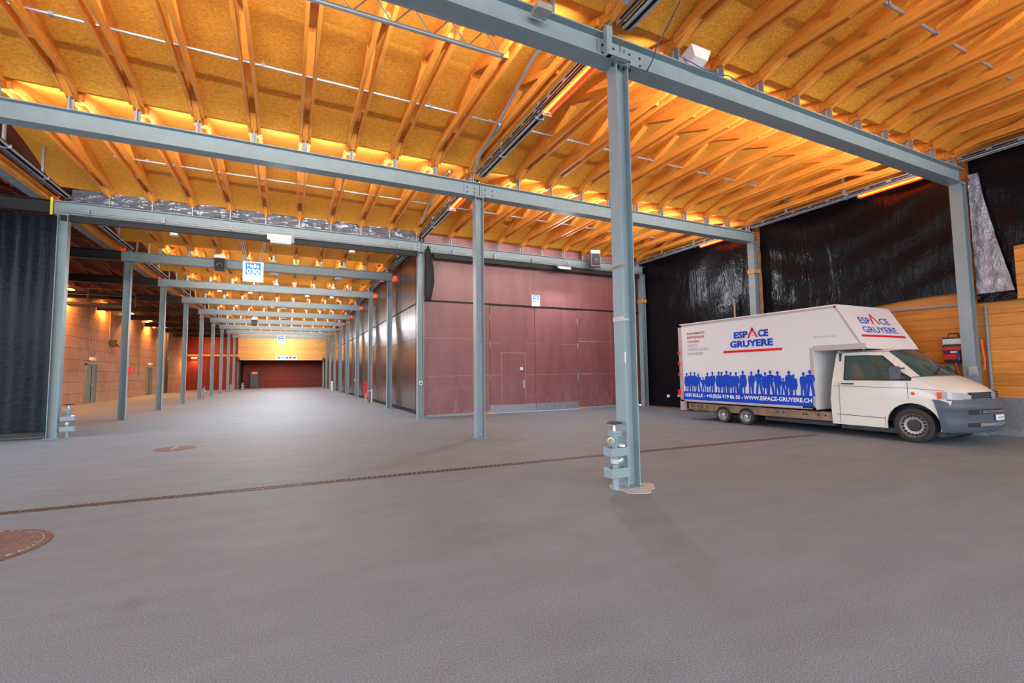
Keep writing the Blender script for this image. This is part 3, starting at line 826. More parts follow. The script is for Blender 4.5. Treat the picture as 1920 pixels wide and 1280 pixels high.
# handrail-like double rod clipped to the face of the third beam
for x0, x1, s in ((-5.2, 3.9, 'left'), (4.42, 13.4, 'right')):
    t = thing('curtain_rod', 'thin double rod clipped along the %s span of the third cross beam' % s, 'rod', ((x0+x1)/2, ROWS[3]-.2, 5.62))
    MB().tube([(x0, ROWS[3]-.21, 5.63), (x1, ROWS[3]-.21, 5.63)], .010, 6).tube([(x0, ROWS[3]-.21, 5.58), (x1, ROWS[3]-.21, 5.58)], .012, 6).build('rod', 'galvanised', t)
    x = x0+.6
    while x < x1: MB().box(x-.015, x+.015, ROWS[3]-.24, ROWS[3]-.12, 5.56, 5.70).build('clamp', 'galvanised', t); x += 1.55
    MB().box(x0, x1, ROWS[3]-.02, ROWS[3]+.06, BB-.15, BB).build('blind_roll', 'dark_slot', t, label='black strip under the beam')
def conduit(pts, label, r=.03, mat='conduit_grey', name='conduit', cat='conduit', grp=None):
    o = MB().tube(pts, r, 8).build(name, mat, None, True); ground_origin(o, pts[0]); tag(o, label, cat, grp); return o
conduit([(3.52, 5.75, 6.52), (3.55, 6.33, 6.66), (3.56, 7.80, 6.26)], 'grey sloping conduit left of the heater track behind the nearest beam')
conduit([(3.58, 7.82, 6.24), (3.68, 8.4, 6.30), (3.70, 9.1, 6.24), (3.73, 9.45, 6.15), (3.76, 9.58, 6.05)], 'curved grey hose running beside the heater track to the second beam', .035)
conduit([(3.55, 10.8, 6.50), (3.6, 11.2, 6.62), (3.6, 13.1, 6.33), (3.66, 13.9, 6.12)], 'grey sloping conduit left of the heater track behind the second beam')
conduit([(3.72, 4.3, 6.06), (3.70, 3.9, 6.22), (3.68, 3.2, 6.34)], 'thick grey hose at the top beside the heater track before the nearest beam', .06)
# fine cables at the nearest beam
conduit([(4.54, 4.19, 6.28), (4.50, 4.40, 6.05), (4.47, 4.55, 5.90), (4.42, 4.60, 5.70), (4.33, 4.62, 5.53)], 'thin dark purple cable hanging over the nearest beam', .009, 'purple_cable', 'cable', 'cable')
conduit([(4.86, 4.60, 5.92), (5.1, 4.59, 5.885), (5.4, 4.60, 5.85), (5.7, 4.605, 5.87), (5.95, 4.61, 5.91), (6.3, 4.66, 5.90)], 'thin blue cable drooping along the nearest beam right of the column', .008, 'blue_cable', 'cable', 'cable')
# aluminium ladder truss at the top
t = thing('lighting_truss', 'white aluminium ladder truss hanging at the top left of centre', 'lighting truss', (0, 5.2, 5.5))
MB().tube([(-3.2, 5.2, 5.47), (2.40, 5.2, 5.55)], .028, 12).build('lower_chord', 'aluminium', t, smooth=True)
MB().tube([(-3.2, 5.2, 5.75), (2.32, 5.2, 5.81)], .024, 12).build('upper_chord', 'aluminium', t, smooth=True)
br_ = MB(); x = -3.1; k = 0
while x < 2.0:
    br_.tube([(x, 5.2, 5.49+.012*(x+3.2)), (x+.22, 5.2, 5.76+.011*(x+3.2))], .009, 6); br_.tube([(x+.22, 5.2, 5.76+.011*(x+3.2)), (x+.44, 5.2, 5.49+.012*(x+3.6))], .009, 6); x += .46
br_.build('braces', 'aluminium', t)
MB().tube([(2.41, 5.2, 5.55), (2.44, 5.2, 5.55)], .032, 12).build('end_cap', 'aluminium', t)
hg = MB()
for x in (-2.2, 1.9): hg.tube([(x, 5.2, 5.80), (x, 5.2, 6.3)], .008, 6)
hg.build('hanger', 'aluminium', t)
t = thing('beam_bracket', 'grey steel bracket clamped on the nearest beam left of the nearest column', 'bracket', (3.68, 4.6, BB))
MB().box(3.62, 3.70, 4.56, 4.63, BB-.02, BT+.04).build('strap', 'steel_paint', t)
MB().box(3.64, 3.98, 4.55, 4.62, BB-.02, BB+.05).build('foot', 'steel_paint', t)
o = MB().box(2.55, 2.75, 4.46, 4.63, 5.72, 5.80).build('cable_outlet', 'aluminium'); ground_origin(o, (2.65, 4.55, 5.72))
tag(o, 'small grey socket box on the nearest beam at the top centre', 'box')

# ================================================================= LAMPS
def floodlight(loc, label, tilt=.3, s=1.0, power=0, yaw=0):
    t = thing('floodlight', label, 'floodlight', loc, 'floodlights under the roof'); x, y, z = loc
    c, s_ = math.cos(tilt), math.sin(tilt)
    def P_(dx_, dy_, dz_): return (x+dx_*s, y+(dy_*c-dz_*s_)*s, z+(dy_*s_+dz_*c)*s)
    mb = MB(); q = [P_(a, b_, c_) for c_ in (0, .16) for b_ in (-.16, .16) for a in (-.2, .2)]
    q[0:4] = [P_(-.13, -.1, 0), P_(.13, -.1, 0), P_(-.13, .1, 0), P_(.13, .1, 0)]
    mb.add(q, [(0, 2, 3, 1), (0, 1, 5, 4), (2, 6, 7, 3), (0, 4, 6, 2), (1, 3, 7, 5), (4, 5, 7, 6)])
    mb.build('housing', 'white_paint', t)
    MB().add([P_(-.18, -.14, .163), P_(.18, -.14, .163), P_(.18, .14, .163), P_(-.18, .14, .163)], [(0, 1, 2, 3)]).build('glass', 'conduit_grey', t)
    MB().bar(P_(-.22, 0, .07), P_(-.22, 0, -.1), .02).bar(P_(.22, 0, .07), P_(.22, 0, -.1), .02).bar(P_(-.22, 0, -.1), P_(.22, 0, -.1), .02).build('yoke', 'galvanised', t)
    return t
floodlight((5.42, 4.74, 6.02), 'white floodlight standing on the nearest beam, tilted toward the roof', -.35, 1.0)
def bell(loc, label):
    x, y, z = loc; t = thing('bell_lamp', label, 'lamp', loc, 'bell lamps over the passage')
    MB().lathe((x, y, z), [(.12, -.10), (.11, -.04), (.07, .02), (.045, .06), (.045, .2)], n=16).build('shade', 'white_paint', t, smooth=True)
    MB().tube([(x, y, z+.2), (x, y, z+.42)], .012, 6).build('stem', 'galvanised', t)
    MB().box(x-.09, x-.05, y-.03, y+.0, z-.02, z+.1).build('clamp', 'dark_slot', t)
    return t
proto = bell((-.58, ROWS[4]-.14, 6.0), 'white bell lamp on the first passage beam, beside the hall sign')
def row(proto, lst, grp=None):
    for loc, lab in lst: copy_tree(proto, loc, lab)
row(proto, [((2.03, ROWS[4]-.14, 6.0), 'white bell lamp on the first passage beam, toward the hall wall'),
            ((-.58, ROWS[5]-.14, 6.0), 'white bell lamp on the second passage beam, behind the hall sign'),
            ((2.03, ROWS[5]-.14, 6.0), 'white bell lamp on the second passage beam, toward the hall wall'),
            ((-3.3, 28.3, 5.98), 'white bell lamp on the nearest passage pipe, leftmost'), ((-1.9, 28.3, 5.98), 'white bell lamp on the nearest passage pipe, second from left'),
            ((.9, 28.3, 5.98), 'white bell lamp on the nearest passage pipe, third from left'), ((2.2, 28.3, 5.98), 'white bell lamp on the nearest passage pipe, rightmost'),
            ((-3.0, 33.6, 5.98), 'white bell lamp on the second passage pipe, leftmost'), ((-1.0, 33.6, 5.98), 'white bell lamp on the second passage pipe, middle'),
            ((2.2, 33.6, 5.98), 'white bell lamp on the second passage pipe, rightmost')])
def dish(loc, label):
    x, y, z = loc; t = thing('round_lamp', label, 'lamp', loc, 'round lamps under the passage beams')
    MB().lathe((x, y, z), [(.17, -.05), (.18, -.03), (.16, .0), (.05, .02)], n=24).build('dish', 'white_paint', t, smooth=True)
    MB().tube([(x, y, z+.02), (x, y, z+.05)], .03, 8).build('stem', 'galvanised', t)
    return t
dp = dish((-.55, ROWS[4], 5.5), 'flat white round lamp under the first passage beam, left one')
row(dp, [((1.85, ROWS[4], 5.5), 'flat white round lamp under the first passage beam, right one')] +
    [((-.3, ROWS[i], 5.5), 'flat white round lamp under the %s passage beam' % ORD[i-4]) for i in range(6, 10)])
def can(loc, label):
    x, y, z = loc; t = thing('can_lamp', label, 'lamp', loc, 'small can lamps under the first passage bay')
    MB().lathe((x, y, z), [(.13, 0), (.11, .05), (.11, .17), (.13, .2)], n=8).build('housing', 'white_paint', t)
    MB().tube([(x, y, z+.2), (x, y, 6.3)], .012, 6).build('stem', 'galvanised', t); return t
cp = can((-3.4, 18.0, 6.02), 'small white can lamp in the first passage bay, left one')
row(cp, [((2.08, 18.0, 6.02), 'small white can lamp in the first passage bay, right one')])
# added fill strips on the cross beams, brightening the boards behind them
def strip(x0, x1, y, p, label):
    t = thing('added_fill_strip', label, 'lamp', ((x0+x1)/2, y, BT), 'added fill strips on the cross beams')
    MB().box(x0, x1, y-.0, y+.06, BT+.001, BT+.03).build('housing', 'white_paint', t)
    area('light', ((x0+x1)/2, y+.01, BT+.045), x1-x0-.1, p, (1, .95, .88), (PI-1.15, 0, 0), .07).data.spread = 1.75
for r, nm in ((1, 'nearest beam'), (2, 'second beam'), (3, 'third beam')):
    strip(-4.6, 3.5, ROWS[r]+.07, 250 if r < 3 else 130, 'added fill strip lying on the left span of the '+nm)
    if r < 3: strip(4.6, 13.1, ROWS[r]+.07, 250, 'added fill strip lying on the right span of the '+nm)
strip(-4.6, 3.5, ROWS[0]+.07, 150, 'added fill strip on the left span of the girder overhead')
strip(4.6, 13.1, ROWS[0]+.07, 190, 'added fill strip on the right span of the girder overhead')
for r in range(4, 12): strip(-4.6, 3.5, ROWS[r]+.07, 260, 'added fill strip lying on the %s passage beam' % ORD[r-4])
# added fill lights for the long passage and far end, apart from fixtures
for i, y in enumerate((18.0, 23.0, 28.2, 33.5, 38.6, 43.8, 49.0, 54.5)):
    area('light', (-.55, y, 5.42), .5, 230, (.93, .97, 1))
area('light', (-.5, 58.5, 5.3), .3, 200, (1, .85, .6), (PI*.28, 0, 0))
area('light', (-1.0, 63.0, 3.3), .4, 60, (1, .35, .2))
area('light', (-8.0, 59.5, 5.0), .4, 60, (1, .35, .2), (PI*.3, 0, 0))
# silver radiant unit hung on the third beam
t = thing('box_heater', 'silver box heater clamped under the third beam right of the hall sign', 'heater', (-.22, 14.8, 5.3))
MB().box(-.52, .02, 14.66, 14.84, 5.26, 5.50).build('housing', 'aluminium', t)
MB().box(-.52, .02, 14.65, 14.66, 5.30, 5.31).box(-.52, .02, 14.65, 14.66, 5.39, 5.40).build('ribs', 'dark_slot', t)
MB().box(.02, .10, 14.68, 14.82, 5.29, 5.51).build('side_cap', 'conduit_grey', t); MB().box(-.60, -.52, 14.69, 14.81, 5.36, 5.50).build('junction', 'aluminium', t)
MB().tube([(-.25, 14.83, 5.45), (-.25, 15.03, 5.56)], .012).build('hanger', 'galvanised', t)
t = thing('box_lamp', 'silver box lamp hanging before the burgundy wall under the third beam', 'lamp', (9.4, 15.0, 5.4))
MB().add([(9.06, 14.68, 5.37), (9.66, 14.68, 5.37), (9.75, 14.90, 5.50), (9.12, 14.90, 5.50), (9.10, 14.68, 5.45), (9.64, 14.68, 5.45), (9.72, 14.90, 5.54), (9.14, 14.90, 5.54)],
         [(0, 1, 2, 3), (4, 7, 6, 5), (0, 4, 5, 1), (1, 5, 6, 2), (2, 6, 7, 3), (3, 7, 4, 0)]).build('housing', 'aluminium', t)
MB().add([(9.12, 14.685, 5.366), (9.60, 14.685, 5.366), (9.68, 14.88, 5.482), (9.17, 14.88, 5.482)], [(0, 1, 2, 3)]).build('glass', 'conduit_grey', t)
MB().tube([(9.4, 14.88, 5.50), (9.4, 15.03, 5.56)], .012).tube([(9.4, 14.86, 5.54), (9.4, 14.84, 5.88), (9.1, 14.84, 5.74)], .01).build('hanger', 'conduit_grey', t)
area('light', (9.4, 14.74, 5.33), .45, 170, (.84, .92, 1), (-.75, 0, 0))
area('light', (-.25, 14.70, 5.18), .40, 50, (.84, .92, 1), (-.5, 0, 0))  # added cool fill light under the box heater
# loudspeakers
def speaker(c, w, h, d, label, mat='plastic_dark', rot=0):
    t = thing('loudspeaker', label, 'loudspeaker', c, 'loudspeakers on the beams'); x, y, z = c
    t.rotation_euler = (0, 0, rot)
    MB().prism([(-w/2, 0), (w/2, 0), (w/2*.8, d), (-w/2*.8, d)], (x, y, z), (1, 0, 0), (0, 1, 0), (0, 0, h)).build('cabinet', mat, t)
    MB().box(x-w/2+.03, x+w/2-.03, y-.012, y, z+.03, z+h-.03).build('grille', 'dark_slot', t)
    MB().lathe((x, y-.012, z+h*.4), [(w*.32, 0), (w*.30, .008), (w*.1, -.0)], (0, -1, 0), 20).build('cone', 'plastic_dark', t)
    MB().box(x-w*.5, x+w*.5, y+.02, y+.06, z+h, z+h+.12).build('bracket', 'aluminium', t); return t
speaker((-2.37, ROWS[4]-.30, 5.42), .36, .46, .25, 'black loudspeaker hanging on the first passage beam left of the hall sign')
speaker((10.72, 14.55, 5.56), .38, .52, .3, 'grey loudspeaker hung on the third beam before the burgundy wall', 'conduit_grey', -.25)
speaker((-2.4, ROWS[8]-.35, 5.35), .4, .5, .25, 'small black loudspeaker deep in the long passage')
# red led dots, coloured tags
for i, (x, y, z) in enumerate(((3.84, ROWS[3]-.16, 5.95), (-5.20, ROWS[3]-.16, 5.95), (3.84, ROWS[4]-.16, 5.95), (-5.2, ROWS[4]-.16, 5.95))):
    o = MB().lathe((x, y, z), [(.012, 0), (.018, .012), (.012, .025)], (0, -1, 0), 8).build('pilot_light', 'red_led'); ground_origin(o, (x, y, z))
    tag(o, 'tiny red pilot light on the %s, %s side' % (('third beam', 'central column'), ('third beam', 'left colonnade'), ('first passage beam', 'hall wall'), ('first passage beam', 'left colonnade'))[i], 'light')
o = MB().box(-5.36, -5.31, ROWS[3]-.15, ROWS[3]-.13, 5.5, 5.95).build('strap', 'yellow_paint'); ground_origin(o, (-5.34, ROWS[3]-.14, 5.5))
tag(o, 'yellow-green strap on the third beam above the curtain column', 'strap')
# electrical sockets / small boxes on columns
def small_box(c, s, mat, name, label, cat, face=None):
    x, y, z = c; o = MB().box(x-s[0]/2, x+s[0]/2, y-s[1]/2, y+s[1]/2, z, z+s[2])
    t = thing(name, label, cat, (x, y, z)); o.build('casing', mat, t)
    if face: MB().lathe((x, y-s[1]/2, z+s[2]*.45), [(min(s[0], s[2])*.3, 0), (min(s[0], s[2])*.25, .01)], (0, -1, 0), 12).build('button', face, t)
    return t
small_box((XM-.01, ROWS[3]-.12, 1.10), (.10, .06, .13), 'white_paint', 'switch_box', 'small white push button box on the corner column', 'switch', 'plastic_dark')
small_box((13.38, 4.70, 1.27), (.05, .14, .2), 'aluminium', 'socket_box', 'grey socket box on the right wall column beside the van bonnet', 'socket')
for y, z, lab in ((13.9, .42, 'small white socket low on the tall black sheet beside the far right column'),):
    o = MB().box(13.55, 13.62, y-.05, y+.05, z, z+.1).build('wall_socket', 'white_paint'); ground_origin(o, (13.58, y, z)); tag(o, lab, 'socket')
# sticker signs on nearest column, tape, straps
st = thing('column_sticker', 'narrow white sticker with black and red pictograms on the nearest column', 'sticker', (XM-.055, ROWS[1]-.101, 1.56))
MB().box(XM-.10, XM-.086, ROWS[1]-.1045, ROWS[1]-.1, 1.56, 1.70).build('paper', 'ink_white', st)
for z, lab in ((2.80, 'thin rusty strap around the nearest column'), (2.10, 'pale tape wound round the nearest column')):
    o = MB().box(XM-.106, XM-.1, ROWS[1]-.104, ROWS[1]+.104, z, z+.03 if z > 2.5 else z+.06).box(XM-.106, XM-.02, ROWS[1]-.106, ROWS[1]-.1, z+.005, z+.03).build('strap', 'chassis_tan' if z > 2.5 else 'mortar')
    ground_origin(o, (XM-.1, ROWS[1], z)); tag(o, lab, 'strap')
for (x, y, z, lab) in ((XR, ROWS[2], 4.55, 'orange strap around the right wall column behind the van'), (XR, ROWS[3], 4.35, 'orange strap around the far right corner column')):
    o = MB().box(x-.14, x+.14, y-.135, y-.11, z, z+.13).box(x-.14, x-.115, y-.12, y+.12, z, z+.13).build('strap', 'ochre'); ground_origin(o, (x, y, z)); tag(o, lab, 'strap')
for i, r in enumerate((7, 8, 9)):
    for X, s in ((XL, 'left colonnade'), (XM, 'hall wall side')):
        o = MB().box(X-.12, X+.12, ROWS[r]-.12, ROWS[r]+.12, 5.28, 5.38).build('strap', 'ochre'); ground_origin(o, (X, ROWS[r], 5.28))
        tag(o, 'ochre strap at the head of a passage column, %s, %s' % (s, ORD[r-4]+' behind the front'), 'strap')
# thin pipe on the right wall behind the van
conduit([(13.55, 10.69, .0), (13.55, 10.69, 3.86)], 'pink copper pipe standing against the black sheet above the van box', .035, 'pink_pipe', 'pipe', 'pipe')
conduit([(13.45, 9.75, 0), (13.45, 9.75, 5.5)], 'thin grey cable conduit up the right wall column behind the van', .014)
conduit([(13.63, 15.36, 0), (13.63, 15.36, 5.5)], 'pale conduit beside the far right corner column', .03, 'pink_pipe')

# ================================================================= SIGNS
def hall_sign(name, loc, w, h, label, l1, l2, struts):
    x, y, z = loc; t = thing(name, label, 'sign', loc)
    MB().box(x-w/2, x+w/2, y, y+.10, z, z+h).build('board', 'white_paint', t)
    bh = h*.60
    MB().box(x-w*.37, x+w*.37, y-.004, y, z+h-bh-.04*h, z+h-.05*h).build('blue_field', 'sign_blue', t)
    R_, U_ = (1, 0, 0), (0, 0, 1)
    if l1: text_mb(l1, w*.58, h*.20, (x-w*.29, y-.004, z+h*.70), R_, U_, .03).build('lettering', 'ink_white', t)
    if l2: text_mb(l2, w*.64, h*.27, (x-w*.32, y-.004, z+h*.38), R_, U_, .035).build('lettering', 'ink_white', t)
    if struts:
        s_ = MB()
        for sx in (-1, 1):
            for q in (0, .05): s_.tube([(x+sx*(w/2-.06)+q*-sx, y+.05, z+h), (x+sx*(w/2+.08)+q*-sx, y+.05-(.25 if struts < 5.6 else 0), struts+.02)], .012, 6)
        s_.build('struts', 'galvanised', t)
    return t
hall_sign('hanging_sign', (-.98, 15.5, 4.235), .53, .60, 'white hanging sign with blue field reading Halle 030', 'Halle', '030', 5.52)
hall_sign('wall_sign', (8.495, 15.40, 3.99), .35, .43, 'small white and blue sign reading Halle 020 on the burgundy wall', 'Halle', '020', None)
t = hall_sign('hanging_sign', (-.75, 56.5, 4.95), .72, .95, 'small white and blue hanging sign at the far end of the passage', 'Halle', None, 6.0)
MB().box(-.75-.22, -.75+.22, 56.494, 56.497, 5.35, 5.5).build('white_bar', 'ink_white', t)
t = thing('pictogram_sign', 'long white pictogram sign on the yellow lintel at the far end', 'sign', (-.2, 60.85, 3.4))
MB().box(-1.25, .95, 60.84, 60.9, 3.32, 3.82).build('board', 'white_paint', t)
for i, (x, mt) in enumerate(((-.98, 'ink_blue'), (-.56, 'sign_blue'), (-.14, 'ink_blue'), (.26, 'ink_red'), (.68, 'ink_blue'))):
    if i in (1, 3): MB().lathe((x, 60.84, 3.6), [(.16, 0), (.155, .008)], (0, -1, 0), 16).build('pictogram', mt, t)
    else: MB().box(x-.16, x+.16, 60.832, 60.84, 3.48, 3.72).build('pictogram', mt, t)
t = thing('black_cabinet', 'dark upright cabinet standing before the red wall at the far end', 'cabinet', (-3.6, 64.2, 0))
MB().box(-4.05, -3.15, 63.9, 64.6, .1, 2.1).build('body', 'plastic_dark', t); MB().box(-3.85, -3.35, 63.88, 63.9, 1.75, 1.92).build('display', 'tube_red', t)
MB().box(-4.0, -3.2, 63.95, 64.55, 0, .1).build('plinth', 'dark_slot', t)

# ================================================================= VALVE STANDPIPES
def valve(loc, label, mat='steel_paint', sgn=1):
    """pipe with two square collars reaching to a column on its +x side (sgn=1)"""
    x, y, _ = loc; t = thing('valve_standpipe', label, 'valve', (x, y, 0), 'valve standpipes'); s = sgn
    MB().tube([(x, y, 0), (x, y, .42)], .042, 14).tube([(x, y, .38), (x, y, .60)], .036, 14).build('standpipe', mat, t, smooth=True)
    for z0, z1 in ((.16, .275), (.42, .52)):
        mb = MB(); xa, xb = sorted((x-s*.13, x+s*.14)); ya, yb = y-.10, y+.06
        mb.box(xa, xb, ya, ya+.008, z0, z1).box(xa, xb, yb-.008, yb, z0, z1).box(xa, xa+.008, ya+.008, yb-.008, z0, z1).box(xb-.008, xb, ya+.008, yb-.008, z0, z1)
        mb.build('collar', mat, t, label='square sheet metal collar')
    MB().lathe((x, y, .30), [(.045, 0), (.06, .02), (.06, .07), (.045, .09)], (0, 0, 1), 12).build('coupling', 'aluminium', t)
    MB().tube([(x+.03, y-.04, .34), (x+.07, y-.07, .38)], .03, 8).build('cap', 'aluminium', t)
    MB().tube([(x, y, .52), (x, y, .66)], [.038, .045], 14).box(x-.06, x+.06, y-.055, y+.055, .66, .685).box(x-.06, x+.06, y-.055, y+.055, .69, .715).build('valve_body', mat, t)
    MB().tube([(x, y, .60), (x-s*.09, y-.05, .60)], [.036, .045], 14).build('outlet', mat, t, smooth=True)
    MB().lathe((x-s*.088, y-.049, .60), [(.050, 0), (.052, .012), (.03, .014), (.028, .004)], (-s*.87, -.48, 0), 18, False).lathe((x-s*.082, y-.045, .60), [(.03, 0), (.001, 0)], (-s*.87, -.48, 0), 12).build('outlet_ring', 'brass', t, label='brass outlet ring')
    MB().tube([(x, y, .715), (x, y, .80)], [.022, .012], 8).build('stem', 'aluminium', t)
    rim = [(x+.088*math.cos(a), y+.088*math.sin(a), .815) for a in [2*PI*k/24 for k in range(24)]]
    hw = MB().tube(rim, .011, 8, closed=True).lathe((x, y, .79), [(.02, 0), (.022, .03)], n=10)
    for k in range(4): a = k*PI/2+.4; hw.bar((x, y, .81), (x+.085*math.cos(a), y+.085*math.sin(a), .813), .018, .008)
    hw.build('handwheel', 'plastic_dark', t, smooth=True, label='black handwheel')
    MB().lathe((x+s*.09, y-.02, .52), [(.045, 0), (.042, .022), (.02, .03)], n=14).build('spare_cap', 'ink_white', t)
    MB().tube([(x+.02, y-.06, .52), (x+.025, y-.075, .45), (x+.03, y-.06, .36)], .005, 5).build('chain', 'galvanised', t)
    return t
vp = valve((3.68, 4.70, 0), 'grey valve standpipe with black handwheel bolted beside the nearest column')
copy_tree(vp, (-4.86, 15.16, 0), 'grey valve standpipe beside the column at the black curtain')
copy_tree(vp, (-4.88, ROWS[7]-.1, 0), 'small grey valve standpipe beside the fourth column behind the curtain')
copy_tree(vp, (-4.85, ROWS[10]-.1, 0), 'small grey valve standpipe far down the left colonnade, nearer one')
copy_tree(vp, (-4.3, ROWS[11]+.2, 0), 'small grey valve standpipe far down the left colonnade, farther one')
# red distribution posts
t = thing('hose_station', 'red hose and socket station beside a passage column at the hall side wall', 'hose station', (3.72, ROWS[5]-.05, 0), None)
rx, ry = 3.72, ROWS[5]-.1
MB().box(rx-.02, rx+.02, ry-.02, ry+.02, 0, .65).box(rx+.26, rx+.32, ry-.03, ry+.03, 0, .7).box(rx-.02, rx+.32, ry-.02, ry+.02, .58, .64).build('stand', 'white_paint', t)
for k, z in enumerate((.5, .72, .93)): MB().box(rx-.12, rx+.05, ry-.12, ry, z, z+.16).build('socket', 'red_plastic', t)
MB().tube([(rx-.05, ry-.06, .5), (rx-.10, ry-.08, .2), (rx, ry-.08, .02), (rx+.12, ry-.06, .12), (rx+.2, ry-.04, .5)], .018, 6).build('hose', 'orange_hose', t)
MB().box(rx+.35, rx+.385, ry-.02, ry+.02, .8, 3.0).build('red_pipe', 'red_plastic', t)
MB().lathe((rx+.37, ry, 3.0), [(.05, 0), (.06, .2), (.03, .5)], n=10).build('nozzle', 'white_paint', t)
o = MB().box(XM-.30, XM-.14, ROWS[9]-.06, ROWS[9]+.06, 0, .9).build('socket_post', 'white_paint'); ground_origin(o, (XM-.22, ROWS[9], 0)); tag(o, 'white post far down the hall side wall beside a passage column', 'post')
# red socket box on the right wall behind the column
t = thing('power_distributor', 'red and black power socket box on the plank wall above the van bonnet', 'power box', (13.62, 5.12, 1.56))
MB().box(13.56, 13.78, 4.92, 5.26, 1.56, 2.14).build('casing', 'plastic_dark', t)
MB().box(13.54, 13.56, 4.93, 5.25, 1.98, 2.10).build('window', 'aluminium', t)
MB().box(13.52, 13.56, 4.93, 5.24, 1.84, 1.92).box(13.52, 13.56, 4.93, 5.24, 1.63, 1.75).build('socket_row', 'red_plastic', t)
MB().box(13.53, 13.56, 5.0, 5.12, 1.78, 1.82).build('label_strip', 'ink_white', t)
MB().tube([(13.62, 5.18, 2.14), (13.62, 5.16, 2.22), (13.62, 5.0, 2.22), (13.62, 4.98, 2.14)], .014, 6).build('handle', 'plastic_dark', t)
conduit([(13.50, 4.98, 1.80), (13.46, 4.95, 1.72), (13.46, 4.95, 1.62), (13.52, 4.98, 1.57)], 'blue plug cable on the red power box', .022, 'blue_cable', 'cable', 'cable')
conduit([(13.56, 5.05, 1.56), (13.54, 5.02, 1.42), (13.52, 4.98, 1.30), (13.50, 4.94, 1.22)], 'orange cable hanging below the red power box', .018, 'orange_hose', 'cable', 'cable')
conduit([(13.64, 4.62, 2.05), (13.62, 4.60, 1.8), (13.62, 4.585, 1.55), (13.63, 4.60, 1.40)], 'orange cable hanging on the right side of the plank wall column', .018, 'orange_hose', 'cable', 'cable')
conduit([(13.74, 4.55, .8), (13.74, 4.55, 2.78)], 'grey conduit running up beside the plank wall column', .03)
# things on the block wall
for i, y in enumerate((36.6, 48.1, 60.0)):
    t = thing('wall_floodlight', 'brown box floodlight high on the block wall, %s from the front' % ORD[i], 'floodlight', (-10.3, y, 5.6), 'floodlights on the block wall')
    MB().add([(-10.2, y-.3, 5.55), (-9.9, y-.3, 5.75), (-9.9, y+.3, 5.75), (-10.2, y+.3, 5.55), (-10.3, y-.3, 5.72), (-10.0, y-.3, 5.92), (-10.0, y+.3, 5.92), (-10.3, y+.3, 5.72)],
             [(0, 1, 2, 3), (4, 7, 6, 5), (0, 4, 5, 1), (1, 5, 6, 2), (2, 6, 7, 3), (3, 7, 4, 0)]).build('housing', 'ochre', t)
    MB().bar((-10.5, y, 5.8), (-10.2, y, 5.75), .05).build('arm', 'steel_dark', t)
for i, (y, z0, z1) in enumerate(((35.0, 2.9, 6.3), (38.3, 3.9, 6.3), (45.2, 1.6, 6.2), (54.8, 1.6, 6.2))):
    conduit([(-10.46, y, z0), (-10.46, y, z1)], 'thin vertical conduit on the block wall, %s from the front' % ORD[i], .03, 'chassis_tan')
for i, y in enumerate((35.4, 48.2)):
    t = thing('exit_lamp', 'small sign lamp above the %s door in the block wall' % ORD[i], 'lamp', (-10.4, y, 2.6))
    MB().box(-10.48, -10.30, y-.25, y+.25, 2.5, 2.68).build('casing', 'white_paint', t); MB().box(-10.48, -10.32, y-.1, y+.25, 2.86, 3.0).build('sign_plate', 'door_green', t)
t = thing('hose_box', 'black wall box with orange cables on the block wall', 'cable box', (-10.4, 38.7, 3.5))
MB().box(-10.48, -10.2, 38.5, 38.9, 3.5, 3.95).build('casing', 'plastic_dark', t)
MB().tube([(-10.2, 38.8, 3.75), (-10.1, 39.6, 3.3), (-10.15, 40.6, 2.7), (-10.2, 41.2, 2.5)], .06, 6).build('cable_bundle', 'orange_hose', t)
o = MB().lathe((-10.35, 42.6, 1.7), [(.12, 0), (.12, .5), (.05, .6)], n=12).build('fire_extinguisher', 'red_plastic', None, True); ground_origin(o, (-10.35, 42.6, 1.7)); tag(o, 'red fire extinguisher on the block wall behind the second left column', 'fire extinguisher')
o = MB().box(-10.44, -10.3, 53.9, 54.2, 0, 5.6).build('downpipe', 'plastic_dark'); ground_origin(o, (-10.37, 54, 0)); tag(o, 'dark downpipe on the block wall near its far end', 'pipe')
o = MB().box(-9.6, -9.1, 61.3, 61.5, 3.5, 3.6).build('wall_lamp', 'lamp_glow'); ground_origin(o, (-9.35, 61.4, 3.5)); tag(o, 'warm glowing lamp on the far red wall beyond the left colonnade', 'lamp')
area('light', (-9.35, 61.2, 3.4), .4, 50, (1, .5, .1), (-.3, 0, 0))
# small maintenance cradle under the aisle roof
t = thing('service_basket', 'small metal railing basket hanging under the dark aisle roof', 'basket', (-8.6, 29.5, 5.3))
mb = MB()
for x in (-9.9, -7.2):
    for y in (28.6, 30.0): mb.tube([(x, y, 5.1), (x, y, 5.75)], .02, 6)
for z in (5.45, 5.75): mb.tube([(-9.9, 28.6, z), (-7.2, 28.6, z), (-7.2, 30.0, z), (-9.9, 30.0, z)], .02, 6, closed=True)
mb.build('railing', 'conduit_grey', t); MB().box(-9.7, -7.4, 28.7, 29.9, 5.0, 5.1).box(-8.9, -8.84, 29.2, 29.3, 5.1, 6.20).build('platform', 'plastic_dark', t)
# ================================================================= VAN WITH BOX BODY
van = thing('box_van', 'white box van with blue people graphic parked along the right wall', 'van', (11.95, 7.3, 0))
def vp_(mb, n, mt, parent=van, **k): return mb.build(n, mt, parent, **k)
CX = 11.95
